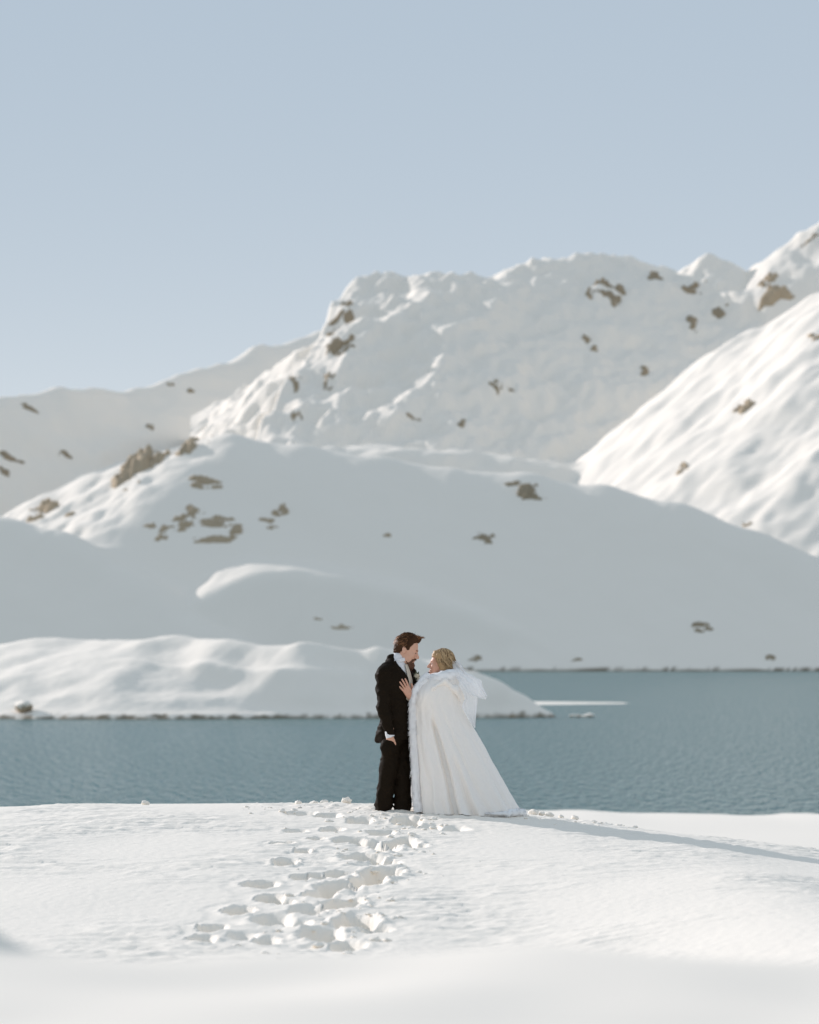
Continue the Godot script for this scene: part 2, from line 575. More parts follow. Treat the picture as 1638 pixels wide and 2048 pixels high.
func build_near_snow() -> void:
	var nu := 120
	var nv := 110
	var v := PackedVector3Array()
	for j in nv:
		var d := lerpf(-3.0, 9.0, float(j) / (nv - 1))
		for i in nu:
			var x := lerpf(-5.0, 5.0, float(i) / (nu - 1))
			var h := bank_h(x, d) if d > 1.5 else minf(bank_h(x, 1.5), 0.78)
			h -= 0.5 * maxf(0.0, absf(x) - 3.2)
			v.append(Vector3(x, maxf(h, -1.0), -d))
	tag(obj("snow_bank", grid_mesh(v, nu, nv), mats.snow_far), "smooth blurred snow drift closest to the viewer along the bottom", "snow drift", "", "structure")

func build_wide_snow() -> void:
	# all the rest of the near side, out to the shore
	var nu := 161
	var nv := 190
	var v := PackedVector3Array()
	for j in nv:
		var d := lerpf(-60.0, 112.0, float(j) / (nv - 1))
		for i in nu:
			var u := 2.0 * float(i) / (nu - 1) - 1.0
			var x := 150.0 * (0.25 * u + 0.75 * u * u * u)
			var h := wide_h(x, d)
			if d > 9.0 and d < 37.0 and x > -7.0 and x < 8.0:
				h -= 0.9 * smoothstep(0.0, 1.5, minf(minf(d - 9.0, 37.0 - d), minf(x + 7.0, 8.0 - x)))
			v.append(Vector3(x, h, -d))
	tag(obj("snowfield", grid_mesh(v, nu, nv), mats.snow_far), "even snowfield behind the rise that runs down to the near lake shore on the right", "snowfield", "", "structure")

func build_lake() -> void:
	var nu := 60
	var nv := 60
	var v := PackedVector3Array()
	var uv := PackedVector2Array()
	for j in nv:
		var d := lerpf(70.0, 1100.0, pow(float(j) / (nv - 1), 1.6))
		for i in nu:
			v.append(Vector3(lerpf(-700.0, 700.0, float(i) / (nu - 1)), LAKE, -d))
	var m := grid_mesh(v, nu, nv)
	tag(obj("lake", m, mats.water), "teal mountain lake with a lightly rippled surface", "lake", "", "structure")

func make_materials() -> void:
	mats.snow_near = plain(Color(0.95, 0.872, 0.77), 0.75, 0.35)
	var gt := NoiseTexture2D.new()
	gt.width = 512
	gt.height = 512
	gt.seamless = true
	gt.as_normal_map = true
	gt.bump_strength = 5.0
	var gn := FastNoiseLite.new()
	gn.seed = 43
	gn.frequency = 0.03
	gn.fractal_octaves = 4
	gt.noise = gn
	mats.snow_near.normal_enabled = true
	mats.snow_near.normal_texture = gt
	mats.snow_near.normal_scale = 0.22
	mats.snow_near.uv1_triplanar = true
	mats.snow_near.uv1_world_triplanar = true
	mats.snow_near.uv1_scale = Vector3(0.55, 0.55, 0.55)
	mats.snow_far = plain(Color(0.95, 0.872, 0.77), 0.8, 0.3)
	var land := plain(Color(1, 1, 1), 0.85, 0.25)
	land.vertex_color_use_as_albedo = true
	mats.land = land
	var w := plain(Color(0.042, 0.132, 0.130), 0.22, 0.30)
	var t := NoiseTexture2D.new()
	t.width = 1024
	t.height = 1024
	t.seamless = true
	t.as_normal_map = true
	t.bump_strength = 6.0
	var n := FastNoiseLite.new()
	n.seed = 41
	n.noise_type = FastNoiseLite.TYPE_SIMPLEX_SMOOTH
	n.frequency = 0.02
	n.fractal_octaves = 4
	t.noise = n
	w.normal_enabled = true
	w.normal_texture = t
	w.normal_scale = 1.5
	w.uv1_triplanar = true
	w.uv1_world_triplanar = true
	w.uv1_scale = Vector3(1.0 / 10.0, 1.0, 1.0 / 50.0)
	mats.water = w
	mats.rock = plain(Color(0.48, 0.38, 0.265), 0.9, 0.3)
	mats.rock_dark = plain(Color(0.37, 0.295, 0.205), 0.9, 0.3)

func build_far_land() -> void:
	# the valleys between the landforms and all that lies beyond
	var v := PackedVector3Array()
	for j in 40:
		var d := lerpf(860.0, 5200.0, pow(j / 39.0, 2.0))
		for i in 40:
			v.append(Vector3(lerpf(-2600.0, 2600.0, i / 39.0), LAKE + 0.4 + 3.0 * n_big.get_noise_2d(i * 90.0, d) * smoothstep(900.0, 1200.0, d), -d))
	tag(obj("valley_floor", grid_mesh(v, 40, 40), mats.snow_far), "snow covered valley floor hidden behind the big shaded hill", "valley floor", "", "structure")
	tag(obj("mountain", land_mesh(mountain_left_h, -1350, 960, 320, 880, 1660, 170, func(_x, _h, _d): return Color(0.95, 0.872, 0.77)), mats.land), "long snow covered ridge in shade behind the left side", "mountain", "", "structure")
	tag(obj("mountain", land_mesh(mountain_h, 380, 1760, 270, 1070, 1500, 170, func(_x, _h, _d): return Color(0.95, 0.872, 0.77)), mats.land), "broad snow covered summit with a cliff on its left edge", "mountain", "", "structure")
	tag(obj("mountain", land_mesh(peak_h, 1380, 2300, 150, 1200, 1500, 100, func(_x, _h, _d): return Color(0.95, 0.872, 0.77)), mats.land), "highest snowy peak cut by the upper right edge", "mountain", "", "structure")
	tag(obj("mountain_slope", land_mesh(slope_right_h, 480, 2200, 280, 805, 1300, 160, func(_x, _h, _d): return Color(0.95, 0.872, 0.77)), mats.land), "bright sunlit snow slope that falls to the left from the right edge", "mountain", "", "structure")
	tag(obj("hill", land_mesh(hill_h, -420, 2260, 420, 735, 960, 180, shore_paint(LAKE + 0.6)), mats.land), "big rounded snowy hill in shade on the far lake shore", "hill", "", "structure")
	tag(obj("peninsula", land_mesh(peninsula_h, -420, 1240, 330, 228, 285, 170, shore_paint(LAKE + 0.22)), mats.land), "low snowy tongue of land that reaches into the lake from the left", "peninsula", "", "structure")
	tag(obj("snow_spit", land_mesh(spit_h, 700, 1290, 80, 282, 318, 30), mats.snow_far), "thin sunlit bar of snow lying on the lake beyond the tongue of land", "snow spit", "", "structure")

func _ready() -> void:
	var cam := Camera3D.new()
	cam.name = "camera"
	cam.position = EYE
	cam.rotation_degrees = Vector3(PITCH, 0, 0)
	var lens := CameraAttributesPhysical.new()
	lens.frustum_focal_length = 85.0
	lens.exposure_aperture = 1.9
	lens.frustum_focus_distance = 28.0
	cam.attributes = lens
	cam.fov = 20.0
	cam.near = 0.1
	cam.far = 6000.0
	add_child(cam)
	cam.current = true
	var env := Environment.new()
	env.background_mode = Environment.BG_SKY
	var sky := ProceduralSkyMaterial.new()
	sky.sky_top_color = Color(0.418, 0.508, 0.607).linear_to_srgb()
	sky.sky_horizon_color = Color(0.91, 0.935, 0.92).linear_to_srgb()
	sky.sky_curve = 0.05
	sky.ground_horizon_color = Color(0.50, 0.52, 0.53).linear_to_srgb()
	sky.ground_bottom_color = Color(0.42, 0.43, 0.44).linear_to_srgb()
	sky.sun_angle_max = 18.0
	env.sky = Sky.new()
	env.sky.sky_material = sky
	env.tonemap_mode = Environment.TONE_MAPPER_LINEAR
	env.tonemap_exposure = 1.05
	env.sdfgi_enabled = true
	env.ssao_enabled = true
	env.ssil_enabled = true
	var around := WorldEnvironment.new()
	around.name = "environment"
	around.environment = env
	add_child(around)
	var sun := DirectionalLight3D.new()
	sun.name = "sun"
	sun.light_color = Color(1.0, 0.975, 0.975)
	sun.light_energy = 1.15
	sun.light_angular_distance = 0.5
	sun.shadow_enabled = true
	var az := deg_to_rad(42.0)
	var el := deg_to_rad(20.0)
	var to_sun := Vector3(-cos(az) * cos(el), sin(el), -sin(az) * cos(el))
	add_child(sun)
	sun.look_at_from_position(to_sun * 50.0, Vector3.ZERO, Vector3.UP)

	warp = noise_of(3, 1.0 / 0.25, 2)
	n_under = noise_of(4, 6.0, 3)
	make_materials()
	prepare_land()
	prepare_mountains()
	prepare_peninsula()
	prepare_prints()
	build_lake()
	build_wide_snow()
	build_near_snow()
	build_far_land()
	build_snow_rise()
	build_rocks()
	build_clods()
	part_materials()
	build_couple()

# ---------------------------------------------------------------- rock that shows through the snow
func rock_patch(height: Callable, e: Array, d0: float, d1: float, seed_: int, dark: bool) -> void:
	var c := hit(height, e[0], e[1], d0, d1)
	var top := hit(height, e[0], float(e[1]) - float(e[3]) * 0.5, d0, d1)
	var low := hit(height, e[0], float(e[1]) + float(e[3]) * 0.5, d0, d1)
	var far := -c.z
	var half_w: float = float(e[2]) * 0.5 / FOCAL * far
	var half_d := clampf((low.z - top.z) * 0.5, half_w * 0.12, half_w * 2.5)
	var n := noise_of(seed_, half_w * 1.1, 4)
	var n2 := noise_of(seed_ + 500, half_w * 0.5, 2)
	var lift := maxf(minf(half_w, half_d) * 0.75, 0.5)
	var nu := clampi(int(float(e[2]) * 0.9), 16, 56)
	var nv := clampi(int(float(e[3]) * 1.2), 14, 44)
	var v := PackedVector3Array()
	for j in nv:
		var b := 2.8 * float(j) / (nv - 1) - 1.4
		for i in nu:
			var a := 2.8 * float(i) / (nu - 1) - 1.4
			var x := c.x + a * half_w
			var d := far + b * half_d
			var m := 0.62 * (1.0 - a * a - b * b) + 1.6 * n.get_noise_2d(x * 0.6, d * half_w / half_d) - 0.3
			m = clampf(m, -0.7, 0.55) + 0.22 * n2.get_noise_2d(x * 1.3, d * half_w / half_d)
			if absf(a) > 1.35 or absf(b) > 1.35:
				m = -0.7
			v.append(Vector3(x, float(height.call(x, d)) + lift * m, -d - 0.25 * lift * minf(m, 0.0)))
	# the node stands at the patch itself
	for k in v.size():
		v[k] -= c
	var o := obj("rock_outcrop", grid_mesh(v, nu, nv), mats.rock_dark if dark else mats.rock)
	o.position = c
	tag(o, e[4], "rock outcrop", "rocks bare of snow on the far slopes")

func build_rocks() -> void:
	var k := 100
	for e in [
		[282, 934, 92, 52, "large tan outcrop on the sunlit left shoulder of the hill"],
		[407, 968, 66, 22, "brown streak of rock below the sunlit shoulder, under the hilltop"],
		[384, 888, 62, 16, "thin brown outcrop on the skyline just left of the hilltop"],
		[86, 1026, 62, 22, "brown rocks at the far left tip of the sunlit shoulder"],
		[141, 1031, 26, 8, "small flat rock right of those at the shoulder's left tip"],
		[388, 1026, 36, 26, "upper tip of the forked brown rock band on the hill's left"],
		[368, 1049, 54, 26, "left limb of the forked brown rock band on the hill's left"],
		[440, 1046, 74, 16, "upper strand of the ring shaped brown rocks on the hill's left"],
		[470, 1066, 34, 26, "right end of the ring shaped brown rocks on the hill's left"],
		[428, 1079, 78, 20, "broad lower strand of the ring shaped brown rocks"],
		[300, 1053, 30, 9, "small rock streak leftmost below the sunlit shoulder"],
		[330, 1060, 34, 12, "short rock streak between the leftmost streak and forked band"],
		[322, 1078, 26, 12, "faint rock streak under the leftmost short streaks"],
		[559, 1023, 36, 26, "single brown rock right of the ring shaped rocks"],
		[533, 1043, 28, 11, "small flat rock just under the single brown rock"],
		[546, 1057, 26, 10, "lower of two flat rocks under the single brown rock"],
		[775, 1072, 20, 8, "faint small rock in the middle of the shaded hill"],
		[683, 1256, 40, 11, "flat brown rock low on the hill left of the man's head"],
		[636, 1242, 20, 8, "faint small rock left of the flat one near the man's head"],
	]:
		rock_patch(hill_h, e, 740.0, 900.0, k, false)
		k += 1
	for e in [
		[1064, 986, 56, 30, "dark rock outcrop high on the hill right of centre"],
		[1022, 970, 40, 8, "thin dark streak left of the high dark outcrop"],
		[966, 1077, 36, 24, "small dark rock in the middle of the shaded hill face"],
		[1402, 1259, 36, 16, "dark bowl shaped rock low on the hill's right"],
		[952, 1318, 26, 9, "faint dark rock above the far shore beside the veil"],
		[1154, 1322, 22, 9, "faint dark rock above the middle of the far shore"],
		[1541, 1319, 18, 12, "dark rock above the right end of the far shore"],
	]:
		rock_patch(hill_h, e, 740.0, 900.0, k, true)
		k += 1
	for e in [
		[22, 920, 40, 14, "dark rocks on the shaded left ridge near the left edge"],
		[6, 944, 26, 14, "dark rock cut by the left edge of the left ridge"],
		[130, 912, 26, 14, "small dark rock on the left ridge above the shoulder's tip"],
		[60, 821, 40, 9, "faint rock just under the left ridge's crest at far left"],
		[343, 771, 18, 10, "small dark rock on the crest of the left ridge"],
		[382, 783, 16, 9, "small rock below the crest of the left ridge"],
		[300, 857, 16, 12, "lone small rock in the middle of the left ridge"],
	]:
		rock_patch(mountain_left_h, e, 1130.0, 1600.0, k, true)
		k += 1
	for e in [
		[694, 611, 30, 26, "uppermost dark rock of the cliff at the summit's left edge"],
		[672, 645, 26, 30, "second dark rock down the cliff at the summit's left edge"],
		[678, 697, 62, 32, "widest dark rock half way down the cliff"],
		[660, 672, 22, 36, "narrow dark rock at the outer edge of the cliff"],
		[656, 752, 24, 52, "lowest long dark rock at the foot of the cliff"],
		[590, 765, 22, 24, "small rock on the bright slope left of the cliff"],
		[593, 836, 20, 20, "small rock on the bright slope below the cliff"],
		[1222, 579, 56, 28, "largest dark rock under the middle of the summit crest"],
		[1181, 592, 18, 30, "narrow rock left of the largest one under the crest"],
		[1308, 556, 34, 38, "rocks under the notch in the right part of the crest"],
		[1387, 582, 50, 22, "dark rock at the foot of the right hand knob"],
		[1441, 630, 34, 22, "dark rock under the lower knob at the right"],
		[1382, 640, 28, 26, "faint rocks left of the lower knob"],
		[1172, 683, 20, 12, "upper small dark rock of the pair in the mountain face"],
		[1188, 698, 20, 12, "lower small dark rock of the pair in the mountain face"],
		[992, 768, 24, 20, "lone dark rock low in the mountain face"],
		[1022, 784, 14, 9, "tiny rock right of the lone dark one"],
		[828, 838, 22, 12, "small rock low on the mountain left of its foot"],
		[922, 850, 22, 12, "small rock low on the mountain right of the other"],
		[1292, 752, 24, 9, "small flat rock above the bright right slope"],
	]:
		rock_patch(mountain_h, e, 1080.0, 1450.0, k, true)
		k += 1
	for e in [
		[1556, 588, 66, 36, "big brown rock under the highest peak at the right"],
		[1534, 560, 34, 24, "smaller brown rock above the big one under the peak"],
		[1622, 481, 36, 14, "dark rock just under the top of the highest peak"],
	]:
		rock_patch(peak_h, e, 1210.0, 1450.0, k, e[0] == 1622)
		k += 1
	for e in [
		[1487, 818, 42, 18, "brown rock in the upper part of the bright right slope"],
		[1362, 943, 26, 20, "brown rock at the lower left of the bright right slope"],
		[1627, 676, 26, 14, "faint rock at the right edge of the bright slope"],
		[1492, 1053, 22, 12, "small rock at the bottom of the bright slope"],
	]:
		rock_patch(slope_right_h, e, 830.0, 1200.0, k, false)
		k += 1
	# boulders along the water
	var shapes := [clod_mesh(201), clod_mesh(202), clod_mesh(203)]
	for e in [
		[990, 1341, 759, 0.95, "dark shore boulder nearest the veil on the far shore", 0.2],
		[1052, 1340, 759, 1.1, "second dark shore boulder right of the veil", 0.2],
		[1290, 1342, 759, 0.7, "low dark boulder in the middle of the far shore", 0.1],
		[1453, 1338, 759, 1.0, "left boulder of the dark group on the right far shore", 0.2],
		[1478, 1340, 759, 0.8, "middle boulder of the dark group on the right far shore", 0.1],
		[1506, 1337, 759, 1.25, "tallest boulder of the dark group on the right far shore", 0.2],
		[1600, 1341, 759, 0.7, "low dark boulder at the far right of the shore", 0.1],
		[47, 1416, 234, 0.62, "brown boulder half in snow at the left end of the tongue of land", 0.9],
		[1024, 1436, 237, 0.30, "dark stone at the waterline beside the cape", 0.1],
		[1152, 1438, 238.4, 0.30, "snow capped stone in the water off the tip of land", 1.0],
		[1166, 1440, 238.2, 0.18, "smallest snow capped stone between the other two off the tip", 1.0],
		[1179, 1437, 238.4, 0.34, "outermost snow capped stone in the water off the tip", 1.0],
	]:
		var p := at(e[0], e[1], e[2])
		p.y = maxf(p.y, LAKE)
		var b := thing("boulder", e[4], "boulder", p, "boulders at the water's edge")
		var r: float = e[3]
		var o := obj("rock", shapes[k % 3], mats.rock_dark, b)
		o.scale = Vector3(r * 1.3, r * 0.8, r)
		o.rotation.y = k * 2.1
		if e[5] > 0.5:
			var sn := obj("snow_cap", shapes[(k + 1) % 3], mats.snow_far, b)
			sn.scale = Vector3(r * 1.35, r * 0.7, r * 1.05)
			sn.position = Vector3(0, r * 0.35, 0)
			sn.rotation.y = k * 2.1
		k += 1

# ---------------------------------------------------------------- bodies: a distance field on a grid, meshed as surface nets
class Field:
	var o: Vector3
	var c: float
	var nx: int
	var ny: int
	var nz: int
	var f: PackedFloat32Array

	func _init(lo: Vector3, hi: Vector3, cell: float) -> void:
		o = lo
		c = cell
		nx = int(ceil((hi.x - lo.x) / cell)) + 1
		ny = int(ceil((hi.y - lo.y) / cell)) + 1
		nz = int(ceil((hi.z - lo.z) / cell)) + 1
		f = PackedFloat32Array()
		f.resize(nx * ny * nz)
		f.fill(1.0)

	func span(lo: Vector3, hi: Vector3) -> Array:
		return [maxi(int((lo.x - o.x) / c), 0), mini(int((hi.x - o.x) / c) + 1, nx - 1), maxi(int((lo.y - o.y) / c), 0), mini(int((hi.y - o.y) / c) + 1, ny - 1), maxi(int((lo.z - o.z) / c), 0), mini(int((hi.z - o.z) / c) + 1, nz - 1)]

	func put(k: int, d: float, blend: float, cut: bool) -> void:
		var a := f[k]
		if cut:
			d = -d
			var h := maxf(blend - absf(a - d), 0.0) / blend
			f[k] = maxf(a, d) + h * h * blend * 0.25
		else:
			var h := maxf(blend - absf(a - d), 0.0) / blend
			f[k] = minf(a, d) - h * h * blend * 0.25

	func bone(a: Vector3, b: Vector3, ra: float, rb: float, blend := 0.02, cut := false) -> void:
		var m := maxf(ra, rb) + blend + 3.0 * c
		var s := span(a.min(b) - Vector3.ONE * m, a.max(b) + Vector3.ONE * m)
		var ba := b - a
		var l2 := maxf(ba.length_squared(), 1e-9)
		for z in range(s[4], s[5] + 1):
			for y in range(s[2], s[3] + 1):
				var k: int = (z * ny + y) * nx
				for x in range(s[0], s[1] + 1):
					var p := o + Vector3(x, y, z) * c - a
					var t := clampf(p.dot(ba) / l2, 0.0, 1.0)
					put(k + x, (p - ba * t).length() - lerpf(ra, rb, t), blend, cut)

	func ball(at_: Vector3, r: Vector3, basis := Basis(), blend := 0.02, cut := false) -> void:
		var m := maxf(r.x, maxf(r.y, r.z)) + blend + 3.0 * c
		var s := span(at_ - Vector3.ONE * m, at_ + Vector3.ONE * m)
		var inv := basis.transposed()
		for z in range(s[4], s[5] + 1):
			for y in range(s[2], s[3] + 1):
				var k: int = (z * ny + y) * nx
				for x in range(s[0], s[1] + 1):
					var p := inv * (o + Vector3(x, y, z) * c - at_)
					var q := p / r
					var k0 := q.length()
					var k1 := (q / r).length()
					put(k + x, k0 * (k0 - 1.0) / maxf(k1, 1e-6), blend, cut)

	func plane(n: Vector3, at_: Vector3, blend := 0.01) -> void:
		# cuts away what lies on the side that n points to
		for z in nz:
			for y in ny:
				var k: int = (z * ny + y) * nx
				for x in nx:
					put(k + x, -(o + Vector3(x, y, z) * c - at_).dot(n), blend, true)

	func rumple(noise: FastNoiseLite, amp: float, stretch := Vector3.ONE) -> void:
		for z in nz:
			for y in ny:
				var k: int = (z * ny + y) * nx
				for x in nx:
					if absf(f[k + x]) < 0.06:
						f[k + x] += amp * noise.get_noise_3dv((o + Vector3(x, y, z) * c) * stretch)

	func front(x: float, y: float) -> float:
		# where a line along z first meets the surface from the viewer's side
		var i := clampi(int(round((x - o.x) / c)), 0, nx - 1)
		var j := clampi(int(round((y - o.y) / c)), 0, ny - 1)
		for z in range(nz - 1, -1, -1):
			if f[(z * ny + j) * nx + i] < 0.0:
				return o.z + z * c
		return 0.0

	func mesh_into(v: PackedVector3Array, n: PackedVector3Array, idx: PackedInt32Array, move := Transform3D()) -> Array:
		var at_cell := PackedInt32Array()
		at_cell.resize(nx * ny * nz)
		at_cell.fill(-1)
		var first := v.size()
		var off := [0, 1, nx, nx + 1, nx * ny, nx * ny + 1, nx * ny + nx, nx * ny + nx + 1]
		var edges := [[0, 1], [2, 3], [4, 5], [6, 7], [0, 2], [1, 3], [4, 6], [5, 7], [0, 4], [1, 5], [2, 6], [3, 7]]
		var corner := [Vector3(0, 0, 0), Vector3(1, 0, 0), Vector3(0, 1, 0), Vector3(1, 1, 0), Vector3(0, 0, 1), Vector3(1, 0, 1), Vector3(0, 1, 1), Vector3(1, 1, 1)]
		var pts := PackedVector3Array()
		for z in nz - 1:
			for y in ny - 1:
				var row: int = (z * ny + y) * nx
				for x in nx - 1:
					var k := row + x
					var f0 := f[k]
					if absf(f0) > 3.0 * c:
						continue
					var neg := f0 < 0.0
					var mixed := false
					for e in 7:
						if (f[k + off[e + 1]] < 0.0) != neg:
							mixed = true
							break
					if not mixed:
						continue
					var sum := Vector3.ZERO
					var count := 0
					for e in edges:
						var fa := f[k + off[e[0]]]
						var fb := f[k + off[e[1]]]
						if (fa < 0.0) != (fb < 0.0):
							sum += (corner[e[0]] as Vector3).lerp(corner[e[1]], fa / (fa - fb))
							count += 1
					at_cell[k] = first + pts.size()
					pts.append(o + (Vector3(x, y, z) + sum / count) * c)
		var norm := PackedVector3Array()
		norm.resize(pts.size())
		var step := [[1, nx, nx * ny], [nx, nx * ny, 1], [nx * ny, 1, nx]]
		var start := idx.size()
		for z in range(1, nz - 1):
			for y in range(1, ny - 1):
				var row: int = (z * ny + y) * nx
				for x in range(1, nx - 1):
					var k := row + x
					var f0 := f[k]
					if absf(f0) > 3.0 * c:
						continue
					for s in step:
						var f1 := f[k + s[0]]
						if (f0 < 0.0) == (f1 < 0.0):
							continue
						var a := at_cell[k]
						var b := at_cell[k - s[1]]
						var cc := at_cell[k - s[1] - s[2]]
						var d := at_cell[k - s[2]]
						if a < 0 or b < 0 or cc < 0 or d < 0:
							continue
						if f0 < 0.0:
							idx.append_array(PackedInt32Array([a, cc, b, a, d, cc]))
						else:
							idx.append_array(PackedInt32Array([a, b, cc, a, cc, d]))
		for t in range(start, idx.size(), 3):
			var i0 := idx[t] - first
			var i1 := idx[t + 1] - first
			var i2 := idx[t + 2] - first
			var w := (pts[i2] - pts[i0]).cross(pts[i1] - pts[i0])
			norm[i0] += w
			norm[i1] += w
			norm[i2] += w
		for i in pts.size():
			v.append(move * pts[i])
			n.append((move.basis * norm[i]).normalized())
		return [v, n, idx]

class Soup:
	# collects fields and strands into one mesh
	var v := PackedVector3Array()
	var n := PackedVector3Array()
	var idx := PackedInt32Array()

	func field(f: Field, move := Transform3D()) -> void:
		var r := f.mesh_into(v, n, idx, move)
		v = r[0]; n = r[1]; idx = r[2]

	func strand(pts: Array, r0: float, r1: float, outward := Vector3.ZERO) -> void:
		# a thin three sided lock that tapers to its end
		var first := v.size()
		var m := pts.size()
		for i in m:
			var p: Vector3 = pts[i]
			var q: Vector3 = (pts[mini(i + 1, m - 1)] as Vector3) - (pts[maxi(i - 1, 0)] as Vector3)
			var t := q.normalized()
			var u := t.cross(Vector3(0.3, 0.5, 0.8)).normalized()
			var w := t.cross(u)
			var r := lerpf(r0, r1, float(i) / (m - 1))
			for s in 3:
				var a := TAU * s / 3.0
				var e := u * cos(a) + w * sin(a)
				v.append(p + e * r)
				n.append((e * 0.35 + outward).normalized() if outward != Vector3.ZERO else e)
		for i in m - 1:
			for s in 3:
				var a := first + i * 3 + s
				var b := first + i * 3 + (s + 1) % 3
				idx.append_array(PackedInt32Array([a, b + 3, b, a, a + 3, b + 3]))

	func tube(pts: Array, radii: Array, sides := 10, flat := 1.0, up := Vector3.UP) -> void:
		var first := v.size()
		var m := pts.size()
		for i in m:
			var p: Vector3 = pts[i]
			var t: Vector3 = ((pts[mini(i + 1, m - 1)] as Vector3) - (pts[maxi(i - 1, 0)] as Vector3)).normalized()
			var u := t.cross(up).normalized()
			var w := u.cross(t).normalized()
			for s in sides:
				var a := TAU * s / sides
				v.append(p + (u * cos(a) + w * sin(a) * flat) * float(radii[i]))
				n.append((u * cos(a) * flat + w * sin(a)).normalized())
		for i in m - 1:
			for s in sides:
				var a := first + i * sides + s
				var b := first + i * sides + (s + 1) % sides
				idx.append_array(PackedInt32Array([a, b, b + sides, a, b + sides, a + sides]))

	func mesh() -> ArrayMesh:
		var a := []
		a.resize(Mesh.ARRAY_MAX)
		a[Mesh.ARRAY_VERTEX] = v
		a[Mesh.ARRAY_NORMAL] = n
		a[Mesh.ARRAY_INDEX] = idx
		var m := ArrayMesh.new()
		m.add_surface_from_arrays(Mesh.PRIMITIVE_TRIANGLES, a)
		return m

func soup_of(f: Field, move := Transform3D()) -> ArrayMesh:
	var s := Soup.new()
	s.field(f, move)
	return s.mesh()

# x, y in the enlarged view of the couple -> metres from the groom's footing
func zx(x: float) -> float:
	return (x - 348.0) / 849.3

func zy(y: float) -> float:
	return (1548.0 - y) / 849.3

func head_field(man: bool) -> Field:
	# face towards +x, the near side of the face towards +z, the origin between the ears
	var f := Field.new(Vector3(-0.14, -0.24, -0.11), Vector3(0.16, 0.17, 0.11), 0.004)
	f.ball(Vector3(-0.012, 0.045, 0), Vector3(0.098, 0.086, 0.076))
	f.ball(Vector3(0.028, -0.018, 0), Vector3(0.064, 0.098, 0.060), Basis(), 0.03)
	f.ball(Vector3(0.036, -0.078, 0), Vector3(0.052, 0.042, 0.048 if man else 0.042), Basis(), 0.03)
	f.ball(Vector3(0.076, -0.106, 0), Vector3(0.020, 0.018, 0.022), Basis(), 0.02)
	f.ball(Vector3(0.078, 0.020, 0), Vector3(0.016, 0.012, 0.046), Basis(), 0.02)
	for s in [-1.0, 1.0]:
		f.ball(Vector3(0.064, -0.028, 0.036 * s), Vector3(0.024, 0.022, 0.022), Basis(), 0.025)
		f.ball(Vector3(0.098, 0.000, 0.030 * s), Vector3(0.016, 0.011, 0.017), Basis(), 0.012, true)
		f.ball(Vector3(0.078, -0.001, 0.030 * s), Vector3(0.012, 0.011, 0.014), Basis(), 0.006)
		f.ball(Vector3(0.100, -0.040, 0.012 * s), Vector3(0.013, 0.009, 0.009), Basis(), 0.008)
		var tilt := Basis(Vector3(0, 0, 1), 0.25) * Basis(Vector3(0, 1, 0), 0.35 * s)
		f.ball(Vector3(-0.010, -0.006, 0.076 * s), Vector3(0.019, 0.032, 0.008), tilt, 0.006)
		f.ball(Vector3(-0.006, -0.002, 0.085 * s), Vector3(0.010, 0.019, 0.006), tilt, 0.004, true)
	f.bone(Vector3(0.086, 0.012, 0), Vector3(0.115, -0.034, 0), 0.008, 0.013, 0.012)
	f.ball(Vector3(0.089, -0.066, 0), Vector3(0.014, 0.007, 0.022), Basis(), 0.006)
	f.ball(Vector3(0.086, -0.081, 0), Vector3(0.014, 0.008, 0.020), Basis(), 0.006)
	f.bone(Vector3(-0.022, -0.05, 0), Vector3(-0.050, -0.20, 0), 0.054 if man else 0.046, 0.062 if man else 0.050, 0.03)
	return f

